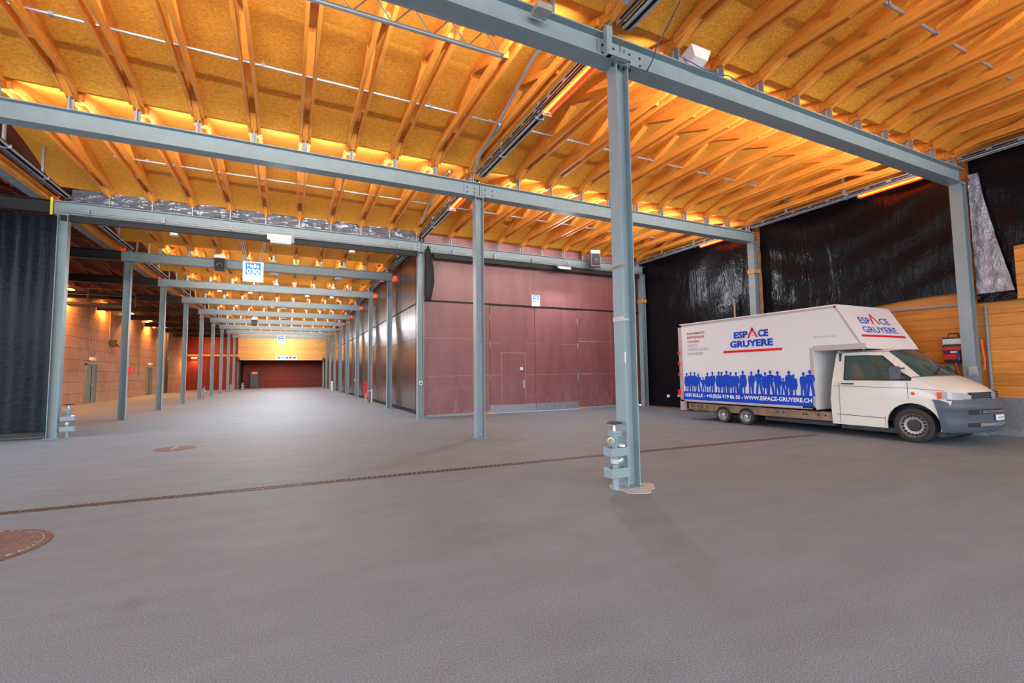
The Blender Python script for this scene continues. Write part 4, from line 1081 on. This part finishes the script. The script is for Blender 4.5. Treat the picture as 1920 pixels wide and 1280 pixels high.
# ---- cargo box
x0, x1 = 10.90, 13.04
prof = [(10.64, .53), (10.66, 2.84), (6.04, 2.86), (5.50, 1.87), (6.56, 1.93), (6.58, .53)]
box = MB().prism(prof, (x0, 0, 0), (0, 1, 0), (0, 0, 1), (x1-x0, 0, 0))
box_o = vp_(box, 'cargo_box', 'box_white')
tr = MB()
def edge(a, b_, wd=.055, t=.012, side='l', up_=(0, 0, 1)):
    x = x0-.004
    d = Vector((0, b_[0]-a[0], b_[1]-a[1])).normalized(); q = Vector((0, -d.z, d.y))
    ctr = Vector((0, 8.3, 1.8)); mid = Vector((0, (a[0]+b_[0])/2, (a[1]+b_[1])/2))
    if q.dot(ctr-mid) < 0: q = -q
    A = Vector((x, a[0], a[1])); B = Vector((x, b_[0], b_[1]))
    for xx, sg in ((x, -1), (x1+.004, 1)):
        A.x = xx; B.x = xx
        vs = [A.copy(), B.copy(), B+q*wd, A+q*wd]; vs2 = [v_+Vector((sg*t*-1, 0, 0)) for v_ in vs]
        tr.add([tuple(v_) for v_ in vs+vs2], [(0, 1, 2, 3), (4, 7, 6, 5), (0, 4, 5, 1), (1, 5, 6, 2), (2, 6, 7, 3), (3, 7, 4, 0)])
edge((10.66, 2.84), (6.04, 2.86), .055); edge((6.04, 2.86), (5.5, 1.87), .05); edge((10.64, .53), (6.58, .53), .045)
edge((6.58, 1.95), (6.58, .53), .085); edge((10.66, 2.84), (10.64, .53), .14)
# lower edge of the luton overhang
tr.box(x0-.006, x0+.01, 5.50, 6.58, 1.87, 1.99)
vp_(tr, 'edge_trim', 'box_trim', box_o)
rear = MB().box(x0-.004, x0+.10, 10.50, 10.66, .26, .55).box(x1-.1, x1+.004, 10.50, 10.66, .26, .55)
vp_(rear, 'rear_post_foot', 'box_trim', box_o)
vp_(MB().box(x0+.02, x1-.02, 6.04, 10.62, 2.861, 2.885), 'roof_cap', 'box_front_white', box_o)
fr = MB()
e1 = Vector((1, 0, 0)); e2 = Vector((0, .54, .99)).normalized(); nn = e1.cross(e2)   # face normal toward -y
def fp(x, s, off=.0): return Vector((x, 5.5, 1.87)) + e2*s + nn*off
Lf = math.hypot(.54, .99)
def fquad(mb, xa, xb, sa, sb, off=.004, th=.012):
    vs = [fp(xa, sa, off), fp(xb, sa, off), fp(xb, sb, off), fp(xa, sb, off)]; v2 = [v_+nn*th for v_ in vs]
    return mb.add([tuple(v_) for v_ in vs+v2], [(0, 1, 2, 3), (4, 7, 6, 5), (0, 4, 5, 1), (1, 5, 6, 2), (2, 6, 7, 3), (3, 7, 4, 0)])
fquad(fr, x0, x1, 0, Lf, 0, .006); vp_(fr, 'front_panel', 'box_front_white', box_o)
fr = MB(); fquad(fr, x0, x0+.05, 0, Lf, .006, .008); fquad(fr, x1-.05, x1, 0, Lf, .006, .008); fquad(fr, x0, x1, 0, .05, .006, .008); fquad(fr, x0, x1, Lf-.03, Lf, .006, .008)
vp_(fr, 'front_edge', 'box_front_white', box_o)
# ---- lettering on the side (reads toward -y when seen from the passage side)
R_, U_ = (0, -1, 0), (0, 0, 1); XS = x0-.003
def side_text(s, ya, yb, z0, z1, mat, bold=.0):
    return text_mb(s, abs(ya-yb), z1-z0, (XS, ya, z0), R_, U_, bold).build('lettering', mat, box_o)
def logo_side():
    side_text('ESP', 8.665, 8.235, 2.30, 2.485, 'ink_blue', .05)
    side_text('CE', 7.945, 7.66, 2.30, 2.487, 'ink_blue', .05)
    side_text('GRUYERE', 8.795, 7.545, 2.06, 2.245, 'ink_blue', .05)
    a = MB(); pk = (8.108, 2.555)
    for f_ in ((8.235, 2.29), (7.975, 2.30)):
        a.prism([(pk[0]+(.03 if f_[0] > pk[0] else -.03), pk[1]-.035), (pk[0], pk[1]+.02), (pk[0]-(.026 if f_[0] > pk[0] else -.026), pk[1]-.03), (f_[0]-(.03 if f_[0] > pk[0] else -.03), f_[1]), (f_[0]+(.03 if f_[0] > pk[0] else -.03), f_[1])][0:5], (XS-.003, 0, 0), (0, 1, 0), (0, 0, 1), (.003, 0, 0))
    a.box(XS-.003, XS, 8.09, 8.115, 2.335, 2.36)
    a.build('chevron', 'ink_red', box_o)
    MB().prism([(9.018, 1.925), (7.318, 1.93), (7.318, 1.992), (9.018, 1.988)], (XS-.003, 0, 0), (0, 1, 0), (0, 0, 1), (.003, 0, 0)).build('red_bar', 'ink_red', box_o)
logo_side()
for s, yb, z, mt in (('ÉVENEMENTS', 9.64, 2.535, 'ink_darkred'), ('EXPOSITIONS', 9.65, 2.41, 'ink_darkred'), ('CONGRÈS', 9.83, 2.29, 'ink_darkred'),
                     ('EVENTS', 9.92, 2.165, 'ink_grey'), ('AUSSTELLUNGEN', 9.52, 2.045, 'ink_grey'), ('KONGRESSE', 9.72, 1.92, 'ink_grey')):
    side_text(s, 10.295, yb, z, z+.075, mt, .02 if mt == 'ink_darkred' else .004)
side_text('Partenaire | Partner', 6.54, 6.06, 2.15, 2.21, 'ink_grey')
MB().box(XS-.0015, XS+.001, 6.635, 10.52, .588, .838).build('blue_band', 'ink_blue', box_o)
def band_text(s, ya, yb, z0, z1): return text_mb(s, abs(ya-yb), z1-z0, (XS-.003, ya, z0), R_, U_, .03).build('lettering', 'ink_white', box_o)
band_text('1630 BULLE - +41(0)26 919 86 50 - WWW.ESPACE-GRUYERE.CH', 10.45, 6.66, .648, .785)
MB().box(XS-.004, XS, 6.61, 6.88, .55, .60).build('small_print', 'ink_black', box_o)
# people silhouettes
def ell(cx, cz, rx, rz, n=12): return [(cx+rx*math.cos(2*PI*k/n), cz+rz*math.sin(2*PI*k/n)) for k in range(n)]
def person(y, zt, k, H):
    W_ = 1.14
    """filled outline polygons in the (y, z) plane; zb is the band top"""
    P = []; s = H/.60; zb = .835; h = zt-zb; f = h/.60
    def q(dx, dz): return (y+dx*f*W_, zb+dz*f)
    P.append(ell(y, zb+.553*f, .036*f, .046*f))
    P.append([q(-.014, .52), q(.014, .52), q(.016, .48), q(-.016, .48)])
    lean = (0, .03, -.02, 0, .02)[k % 5]
    if k % 3 == 0:     # hands on hips, legs apart
        P.append([q(-.075, .485), q(.075, .485), q(.085, .45), q(.055, .36), q(.05, .28), q(-.05, .28), q(-.055, .36), q(-.085, .45)])
        for sg in (-1, 1): P.append([q(sg*.085, .465), q(sg*.105, .37), q(sg*.045, .29), q(sg*.045, .325), q(sg*.078, .375), q(sg*.062, .45)])
        P.append([q(-.052, .29), q(.0, .29), q(-.035, .0), q(-.085, .0), q(-.07, .15)]); P.append([q(0, .29), q(.052, .29), q(.07, .15), q(.085, 0), q(.035, 0)])
    elif k % 3 == 1:   # arms down, coat or skirt
        P.append([q(-.07, .485), q(.07, .485), q(.10, .30), q(.085, .22), q(.06, .16), q(-.06, .16), q(-.085, .22), q(-.10, .30)])
        P.append([q(-.045, .18), q(-.012, .18), q(-.018, .0), q(-.05, .0)]); P.append([q(.012, .18), q(.045, .18), q(.04+lean, 0), q(.01+lean, 0)])
    else:              # standing, weight on one leg
        P.append([q(-.072, .485), q(.072, .485), q(.092, .40), q(.078, .26), q(-.06, .26), q(-.09, .34), q(-.088, .42)])
        P.append([q(-.06, .28), q(.02, .28), q(.0, .0), q(-.045, .0)]); P.append([q(.0, .28), q(.072, .28), q(.10+lean, 0), q(.055+lean, 0), q(.03, .15)])
    return P
PEOPLE = [(10.37, 1.39), (10.22, 1.42), (10.07, 1.42), (9.93, 1.37), (9.76, 1.27), (9.6, 1.4), (9.42, 1.42), (9.21, 1.43), (9.11, 1.42), (8.95, 1.45), (8.82, 1.41), (8.65, 1.41), (8.44, 1.44), (8.19, 1.42), (7.98, 1.47), (7.8, 1.4), (7.66, 1.44), (7.47, 1.42), (7.33, 1.25), (7.18, 1.43), (7.07, 1.34), (6.83, 1.39), (6.68, 1.44)]
cnt = 0
cr = MB(); KK = [1, 2, 1, 0, 0, 1, 2, 1, 1, 2, 1, 2, 1, 2, 0, 1, 0, 2, 0, 2, 1, 2, 0]
for (y, zt), k in zip(PEOPLE, KK):
    for i, poly in enumerate(person(y, zt, k, .6)):
        cr.prism(poly, (XS-.002-.00004*cnt, 0, 0), (0, 1, 0), (0, 0, 1), (.0015, 0, 0)); cnt += 1
cr.prism([(8.62, .83), (8.55, 1.07), (8.52, 1.12), (8.48, 1.08), (8.47, .83)], (XS-.008, 0, 0), (0, 1, 0), (0, 0, 1), (.001, 0, 0))
cr.build('crowd_graphic', 'ink_blue', box_o, label='blue silhouettes of a standing crowd')
# ---- front lettering
def front_text(s, xa, xb, sa, sb, mat, bold=.03): return text_mb(s, xb-xa, sb-sa, fp(xa, sa, .008), (1, 0, 0), e2, bold).build('lettering', mat, box_o)
front_text('ESP', 11.40, 11.84, .66, .83, 'ink_blue', .01); front_text('CE', 12.22, 12.60, .66, .83, 'ink_blue', .01)
front_text('GRUYERE', 11.30, 12.68, .42, .58, 'ink_blue', .01)
a = MB()
for f_ in (11.87, 12.16):
    pk = Vector((12.0, .93)); g = Vector((f_, .655)); d = (g-pk).normalized(); q = Vector((-d.y, d.x))*.024
    pts = [pk+q, pk-q, g-q, g+q]
    a.add([tuple(fp(p.x, p.y, .009)) for p in pts] + [tuple(fp(p.x, p.y, .011)) for p in pts], [(0, 1, 2, 3), (4, 7, 6, 5), (0, 4, 5, 1), (1, 5, 6, 2), (2, 6, 7, 3), (3, 7, 4, 0)])
a.build('chevron', 'ink_red', box_o)
a = MB(); fquad(a, 11.10, 12.86, .305, .36, .008, .003); a.build('red_bar', 'ink_red', box_o)
# rear lights on the box edge
for z in (2.0, 1.68, 1.35): vp_(MB().box(x0-.03, x0+.02, 10.62, 10.68, z-.05, z+.05), 'marker_light', 'tail_red')
vp_(MB().box(x0-.05, x0+.02, 10.63, 10.70, .72, .88), 'tail_light', 'tail_red'); vp_(MB().box(x0-.06, x0+.02, 10.62, 10.72, .66, .71), 'lamp_bracket', 'box_trim')

# ---- chassis
ch = MB()
for x in (11.02, 12.82):
    ch.box(x, x+.012, 6.3, 10.45, .27, .50).box(x, x+.06, 6.3, 10.45, .27, .285).box(x, x+.06, 6.3, 10.45, .485, .50)
for y in (6.9, 7.7, 9.75, 10.3): ch.box(11.03, 12.85, y, y+.06, .30, .48)
ch_o = vp_(ch, 'chassis_frame', 'chassis_tan')
hl = MB()
for y in (10.3, 10.1, 9.95, 9.75, 7.6, 7.45, 6.95, 6.88, 6.62, 6.45): hl.lathe((11.02, y, .40), [(.024, 0), (.024, .006)], (-1, 0, 0), 10)
hl.build('holes', 'dark_slot', ch_o)
vp_(MB().box(11.1, 12.8, 6.3, 8.0, .17, .27).box(11.3, 12.6, 8.1, 9.6, .24, .34).box(11.15, 12.7, 4.4, 6.2, .14, .24), 'underbody', 'plastic_dark')
vp_(MB().box(10.98, 11.0, 9.7, 10.72, .235, .26).box(10.92, 11.04, 10.3, 10.4, .24, .30), 'tow_step', 'plastic_dark')
def wheel(x, y, r, w, sgn, small, label=None):
    c = (x, y, r); ax = (sgn, 0, 0)
    t_ = MB().lathe(c, [(r*.66, -w*.96), (r*.93, -w), (r, -w*.9), (r, -w*.12), (r*.96, -.02), (r*.86, .0), (r*.70, -.012), (r*.66, -.03)], ax, 40, False)
    o = vp_(t_, 'wheel', 'rubber', smooth=True, angle=.8)
    if small:
        MB().lathe(c, [(r*.68, -.02), (r*.66, -.012), (r*.60, -.03), (r*.55, -.09), (r*.25, -.10), (r*.22, -.05), (r*.10, -.045), (.001, -.045)], ax, 28, False).build('rim', 'wheel_steel', o, True, angle=.5)
        MB().lathe(c, [(r*.24, -.06), (r*.22, -.03), (r*.08, -.02)], ax, 14).build('hub', 'aluminium', o)
    else:
        MB().lathe(c, [(r*.70, -.018), (r*.68, -.006), (r*.64, -.018), (r*.60, -.05), (r*.52, -.030), (r*.36, -.040), (r*.30, -.06), (.001, -.06)], ax, 40, False).build('rim', 'wheel_steel', o, True, angle=.5)
        MB().lathe(c, [(r*.31, -.06), (r*.31, -.01), (r*.27, .0), (r*.14, .0), (r*.12, .008), (.001, .01)], ax, 24).build('hub_cap', 'hub_dark', o, True, angle=.5)
        MB().lathe(c, [(r*.715, -.016), (r*.70, -.002), (r*.64, -.012), (r*.635, -.03)], ax, 40, False).build('rim_edge', 'rim_rust', o, True)
        hs = MB()
        for k in range(18):
            a_ = 2*PI*k/18; hs.lathe((x+sgn*-.036, y+r*.555*math.cos(a_), r+r*.555*math.sin(a_)), [(r*.082, -.02), (r*.082, .010)], ax, 8)
        hs.build('vent_holes', 'dark_slot', o)
    return o
wheel(11.00, 4.81, .333, .22, -1, False); wheel(12.90, 4.81, .333, .22, 1, False)
for y in (9.19, 8.47): wheel(10.96, y, .225, .19, -1, True); wheel(12.94, y, .225, .19, 1, True)
vp_(MB().box(11.1, 12.8, 9.14, 9.24, .17, .27).box(11.1, 12.8, 8.42, 8.52, .17, .27).box(11.2, 12.75, 4.77, 4.85, .28, .36), 'axle', 'plastic_dark')

# ---- cab shell
# centre profile: y, z, half width, bow, side drop
PR = [(6.20, 1.885, .80, 0, .085), (6.02, 1.89, .80, 0, .085), (5.60, 1.89, .79, .02, .085), (5.20, 1.85, .77, .12, .065),
      (4.98, 1.68, .80, .18, .05), (4.75, 1.48, .84, .23, .04), (4.53, 1.30, .885, .28, .03), (4.33, 1.215, .90, .27, .05),
      (4.15, 1.11, .905, .27, .07), (4.03, 1.00, .905, .29, .01), (3.98, .92, .92, .30, .0), (3.95, .84, .93, .31, .0)]
NX = 12
def top_pt(i, u, off=0):
    y, z, w, bow, drop = PR[i]
    return Vector((CX+u*w, y+bow*u*u, z-drop*abs(u)**2.6))
U = [-1+2*k/NX for k in range(NX+1)]
NP = len(PR)
shell = MB(); vs = []; fs = []
for i in range(NP):
    for u in U: vs.append(top_pt(i, u))
for i in range(NP-1):
    for k in range(NX):
        wind = 3 <= i < 6 and 0 < k < NX-1
        if not wind: fs.append((i*(NX+1)+k, i*(NX+1)+k+1, (i+1)*(NX+1)+k+1, (i+1)*(NX+1)+k))
shell.add(vs, fs)
# sides: rows from roof edge to z=.86 (beltline at 1.22)
def side_pts(i, sg):
    e = top_pt(i, sg); W = .935
    zb = 1.215; zs = []
    out = [e]
    if e.z > 1.32:
        z1 = e.z-.075; w1 = PR[i][2]+.02+(.075*.1)
        out.append(Vector((CX+sg*w1, e.y, z1))); out.append(Vector((CX+sg*W, e.y, zb)))
    else:
        out.append(e+Vector((sg*.006, 0, -.02 if e.z > 1.25 else -.012))); zc = min(zb, e.z-.035)
        out.append(Vector((CX+sg*max(PR[i][2]+.01, W-.02), e.y, zc)))
    zm = out[-1].z
    for f, wx in ((.35, .948), (.7, .955), (1.0, .955)):
        out.append(Vector((CX+sg*wx, e.y, zm+(.84-zm)*f)))
    if i == 0:
        for p in out: p.y += .10*(1-(p.z-.84)/1.05)
    return out
SR = 6; glass_side = {}
for sg in (-1, 1):
    vs = []; fs = []; gl = []
    for i in range(NP): vs += side_pts(i, sg)
    for i in range(NP-1):
        for r in range(SR-1):
            q = (i*SR+r, i*SR+r+1, (i+1)*SR+r+1, (i+1)*SR+r)
            if r == 1 and 1 <= i < 6: gl.append(q); continue
            fs.append(q)
    shell.add(vs, fs); glass_side[sg] = (vs, gl)
# lower side with wheel arch
def arch_poly():
    pts = [(6.31, .84), (6.29, .245), (5.245, .245)]
    c, r = (4.81, .334), .435
    a0 = math.atan2(.26-c[1], 5.235-c[0]); 
    for k in range(15): 
        a_ = a0+(PI-2*a0+.0)*k/14.0; pts.append((c[0]+r*math.cos(a_), c[1]+r*math.sin(a_)))
    pts += [(4.30, .40), (4.20, .84)]
    return pts
for sg in (-1, 1):
    shell.prism(arch_poly(), (CX+sg*.955, 0, 0), (0, 1, 0), (0, 0, 1), (-sg*.03, 0, 0))
# rear wall of the cab, inner wheel houses
rw = [(CX-.955, .25), (CX+.955, .25), (CX+.935, 1.22), (CX+.80, 1.80), (CX-.80, 1.80), (CX-.935, 1.22)]
body = vp_(shell, 'cab_body', 'van_white', smooth=True, angle=.55)
MB().add([(CX-.95, 6.30, .25), (CX+.95, 6.30, .25), (CX+.93, 6.25, 1.22), (CX+.79, 6.19, 1.86), (CX-.79, 6.19, 1.86), (CX-.93, 6.25, 1.22)], [(0, 1, 2, 3, 4, 5)]).build('rear_wall', 'van_white', body)
for sg in (-1, 1):
    MB().box(*sorted((CX+sg*.70, CX+sg*.72)), 4.36, 5.27, .2, .80).box(*sorted((CX+sg*.70, CX+sg*.93)), 4.36, 5.27, .78, .80).build('wheel_house', 'dark_slot', body)
    MB().box(*sorted((CX+sg*.90, CX+sg*.93)), 5.25, 6.25, .24, .27).build('sill', 'van_white', body)
# interior
it = vp_(MB().box(11.08, 12.82, 4.55, 6.2, .75, .80).box(11.08, 12.82, 4.62, 4.95, .8, 1.16).box(11.1, 12.8, 6.1, 6.14, .8, 1.80), 'cab_interior', 'seat_cloth')
for xc in (11.45, 12.45):
    MB().box(xc-.25, xc+.25, 5.35, 5.85, .8, 1.02).build('seat', 'seat_cloth', it)
    MB().prism([(5.80, 1.0), (5.95, 1.5), (6.03, 1.5), (5.92, 1.0)], (xc-.24, 0, 0), (0, 1, 0), (0, 0, 1), (.48, 0, 0)).build('seat_back', 'seat_cloth', it)
    MB().box(xc-.12, xc+.12, 5.94, 6.02, 1.52, 1.68).build('head_rest', 'seat_cloth', it)
ring = [(12.42+.19*math.cos(a_), 5.08+.08*math.sin(a_), 1.20+.17*math.sin(a_)) for a_ in [2*PI*k/24 for k in range(24)]]
MB().tube(ring, .014, 6, closed=True).bar((12.25, 5.08, 1.2), (12.6, 5.08, 1.2), .03, .02).build('steering_wheel', 'plastic_dark', it)
# glass
g = MB(); vs = []; fs = []
for i in (3, 4, 5, 6):
    for k in range(1, NX): vs.append(top_pt(i, U[k])-Vector((0, -.006, .006)))
n = NX-1
for i in range(3):
    for k in range(n-1): fs.append((i*n+k, i*n+k+1, (i+1)*n+k+1, (i+1)*n+k))
ws = vp_(g.add(vs, fs), 'windscreen', 'vehicle_glass', smooth=True, angle=1.5)
for sg in (-1, 1):
    vs, gl = glass_side[sg]; used = sorted({i for q in gl for i in q}); mp_ = {i: k for k, i in enumerate(used)}
    vp_(MB().add([vs[i]-Vector((sg*.006, 0, 0)) for i in used], [tuple(mp_[i] for i in q) for q in gl]), 'side_window', 'vehicle_glass', smooth=True, angle=1.5)
    # black seals round the side window, behind the door
    sl = MB(); xx = CX+sg*.945
    def sp(i, r): p = side_pts(i, sg)[r]; return (p.x+sg*.003, p.y, p.z)
    for i in range(1, 6): sl.bar(sp(i, 1), sp(i+1, 1), .008, .022); sl.bar(sp(i, 2), sp(i+1, 2), .008, .028)
    sl.bar(sp(1, 1), sp(1, 2), .008, .025); vp_(sl, 'window_seal', 'rubber')
    # black triangle at the mirror foot
    p = [side_pts(5, sg)[1], side_pts(5, sg)[2], side_pts(6, sg)[2], side_pts(6, sg)[1]]
    q0 = [Vector((v_.x+sg*.006, v_.y, v_.z)) for v_ in p]; q1 = [v_+Vector((sg*.006, 0, 0)) for v_ in q0]
    vp_(MB().add([tuple(v_) for v_ in q0+q1], [(0, 1, 2, 3), (4, 7, 6, 5), (0, 4, 5, 1), (1, 5, 6, 2), (2, 6, 7, 3), (3, 7, 4, 0)]), 'mirror_foot', 'plastic_dark')
    X = CX+sg*.955
    # door seams
    sm = MB()
    def seam(a_, b_, w_=.008): sm.bar((X+sg*.001, a_[0], a_[1]), (X+sg*.001, b_[0], b_[1]), .004, w_)
    seam((6.19, .46), (5.26, .44), .012); seam((4.86, .84), (4.86, 1.17)); seam((6.24, 1.08), (4.86, 1.06), .006); seam((4.86, 1.06), (4.30, 1.02), .006)
    seam((6.12, .28), (6.12, 1.16)); seam((5.27, .27), (5.27, .48))
    vp_(sm, 'door_seam', 'dark_slot')
    h = MB().box(*sorted((X, X+sg*.03)), 5.82, 6.06, 1.115, 1.145); vp_(h, 'door_handle', 'plastic_dark')
    vp_(MB().lathe((X, 4.78, .955), [(.035, 0), (.03, .012)], (sg, 0, 0), 12), 'side_indicator', 'indicator_orange')
    # mirror
    m_ = MB(); ctr = Vector((X+sg*.16, 4.98, 1.36))
    m_.prism([(-.10, -.125), (.09, -.125), (.11, -.09), (.11, .10), (.07, .13), (-.08, .13), (-.10, .09)], (ctr.x, ctr.y-.05, ctr.z), (1, 0, 0), (0, 0, 1), (0, .10, 0))
    mr = vp_(m_, 'wing_mirror', 'bumper_grey')
    MB().prism([(-.08, -.10), (.08, -.10), (.08, .10), (-.08, .10)], (ctr.x, ctr.y+.052, ctr.z), (1, 0, 0), (0, 0, 1), (0, .004, 0)).build('mirror_glass', 'lamp_glass', mr)
    MB().bar((X-sg*.02, 4.90, 1.45), (ctr.x-sg*.06, 4.95, 1.44), .03).build('mirror_arm', 'plastic_dark', mr)
    MB().bar((X-sg*.02, 4.90, 1.26), (ctr.x-sg*.06, 4.95, 1.27), .04).build('mirror_arm', 'plastic_dark', mr)
    # headlight
    hv = []
    for off in (.0, .02):
        for (uu, zt, zb_) in ((1.0, 1.0, .86), (.93, .995, .855), (.82, .985, .85), (.70, .965, .85), (.60, .93, .86)):
            for z in (zt, zb_):
                w = .93; yy = 3.98+.30*uu*uu
                hv.append((CX+sg*(uu*w+off*.6*(uu > .8)), yy-off, z))
    hv = [(v_[0]+(sg*.012 if abs(v_[0]-CX) > .86 else 0), v_[1]-.008, v_[2]) for v_ in hv]
    # wrap round the corner onto the wing
    hv2 = [(CX+sg*.975, 4.40, 1.005), (CX+sg*.975, 4.40, .86), (CX+sg*.94, 4.40, 1.005), (CX+sg*.94, 4.40, .86)]
    mbh = MB().add(hv, [(2*k, 2*k+2, 2*k+3, 2*k+1) for k in range(4)] + [(10+2*k, 10+2*k+1, 10+2*k+3, 10+2*k+2) for k in range(4)] +
                   [(2*k, 10+2*k, 10+2*k+2, 2*k+2) for k in range(4)] + [(2*k+1, 2*k+3, 10+2*k+3, 10+2*k+1) for k in range(4)] + [(8, 18, 19, 9)])
    a0, a1 = hv[10], hv[11]
    mbh.add([a0, a1, hv2[0], hv2[1]], [(0, 1, 3, 2)])
    hl_o = vp_(mbh, 'headlight', 'lamp_glass')
    MB().box(*sorted((CX+sg*.974, CX+sg*.978)), 4.33, 4.40, .87, .99).build('turn_lamp', 'indicator_orange', hl_o)
# bumper shell (rows of the front, wrapping back to the wheel arch)
BR = [(3.955, .862, .94, .32), (3.935, .80, .955, .32), (3.895, .74, .965, .34), (3.895, .68, .97, .34), (3.92, .66, .965, .34), (3.91, .45, .965, .34), (3.93, .33, .955, .33), (3.99, .245, .93, .33)]
vs = []; fs = []; NB = NX+1+4
YB = [4.50, 4.455, 4.44, 4.425, 4.42, 4.385, 4.375, 4.37]
for r, (y, z, w, bow) in enumerate(BR):
    row_ = []
    yb = YB[r]
    for k in (0, 1): row_.append((CX-w-.012, yb-(yb-(y+bow))*(k*.5), z))
    for u in U: row_.append((CX+u*(w+.0), y+bow*u*u-.012, z))
    for k in (1, 0): row_.append((CX+w+.012, yb-(yb-(y+bow))*(k*.5), z))
    vs += row_
n = NX+1+4
for r in range(len(BR)-1):
    for k in range(n-1): fs.append((r*n+k, r*n+k+1, (r+1)*n+k+1, (r+1)*n+k))
bmp_ = vp_(MB().add(vs, fs), 'front_bumper', 'bumper_grey', smooth=True, angle=1.25)
def fcurve(u, z, off=0, w=.96, y0=3.89, bow=.33): return (CX+u*w, y0+bow*u*u-off, z)
def fstrip(mb, ua, ub, z0, z1, off0, off1, y0=3.89, bow=.33, n=6, w=.96):
    a_ = []; 
    for k in range(n+1):
        u = ua+(ub-ua)*k/n
        a_ += [fcurve(u, z0, off0, w, y0, bow), fcurve(u, z1, off0, w, y0, bow), fcurve(u, z1, off1, w, y0, bow), fcurve(u, z0, off1, w, y0, bow)]
    f_ = []
    for k in range(n):
        b0 = 4*k
        for i, j_ in ((0, 1), (1, 2), (2, 3), (3, 0)): f_.append((b0+i, b0+j_, b0+4+j_, b0+4+i))
    f_ += [(0, 1, 2, 3), (4*n+3, 4*n+2, 4*n+1, 4*n)]
    return mb.add(a_, f_)
# radiator grille between the lamps
gr = MB(); fstrip(gr, -.58, .58, .855, .985, -.02, .01, 3.97, .31); gro = vp_(gr, 'grille', 'dark_slot')
bars = MB()
for z in (.865, .897, .929, .961): fstrip(bars, -.58, .58, z, z+.012, .0, .022, 3.97, .31)
bars.build('grille_bars', 'bumper_grey', gro)
sur = MB(); fstrip(sur, -.62, .62, .845, .857, .0, .026, 3.965, .31); sur.build('surround', 'bumper_grey', gro)
bd = MB().lathe((CX, 3.952, .925), [(.075, 0), (.078, .012), (.066, .014), (.066, .006), (.001, .006)], (0, -1, 0), 28)
bdo = bd.build('badge', 'aluminium', gro, label='round chrome badge with a V over a W')
vw = MB(); yb = 3.940
for a_, b_ in (((-.035, .055), (0, .008)), ((0, .008), (.035, .055)), ((-.055, .02), (-.028, -.05)), ((-.028, -.05), (0, -.004)), ((0, -.004), (.028, -.05)), ((.028, -.05), (.055, .02))):
    vw.bar((CX+a_[0], yb, .925+a_[1]), (CX+b_[0], yb, .925+b_[1]), .012, .006, (0, 1, 0))
vw.build('badge_letters', 'lamp_glass', bdo)
lo = MB(); fstrip(lo, -.45, .45, .60, .67, -.02, .012, 3.905); fstrip(lo, -.70, -.52, .585, .675, -.02, .010, 3.905, n=3); fstrip(lo, .52, .70, .585, .675, -.02, .010, 3.905, n=3)
fstrip(lo, -.72, .72, .36, .43, -.02, .014, 3.915, n=10)
lo_o = lo.build('air_intake', 'dark_slot', bmp_)
lb = MB()
for z in (.615, .64): fstrip(lb, -.45, .45, z, z+.008, 0, .018, 3.905)
for z in (.372, .392, .412): fstrip(lb, -.50, .50, z, z+.009, 0, .02, 3.915)
lb.build('intake_bars', 'box_trim', lo_o)
pl = MB().box(CX-.15, CX+.15, 3.865, 3.885, .47, .57); plo = vp_(pl, 'number_plate', 'ink_white')
MB().box(CX-.12, CX+.12, 3.862, 3.865, .505, .535).build('plate_marks', 'ink_grey', plo)
# wiper lines at the windscreen foot
wp = MB().bar(top_pt(6, -.5)+Vector((0, -.02, .03)), top_pt(5, .1)+Vector((0, -.03, .02)), .015).bar(top_pt(6, .25)+Vector((0, -.02, .03)), top_pt(5, .6)+Vector((0, -.03, .02)), .015)
vp_(wp, 'wiper', 'plastic_dark')
bn = MB()
for k in range(NX): bn.bar(top_pt(6, U[k])+Vector((0, -.004, .002)), top_pt(6, U[k+1])+Vector((0, -.004, .002)), .05, .008)
vp_(bn, 'cowl', 'plastic_dark')
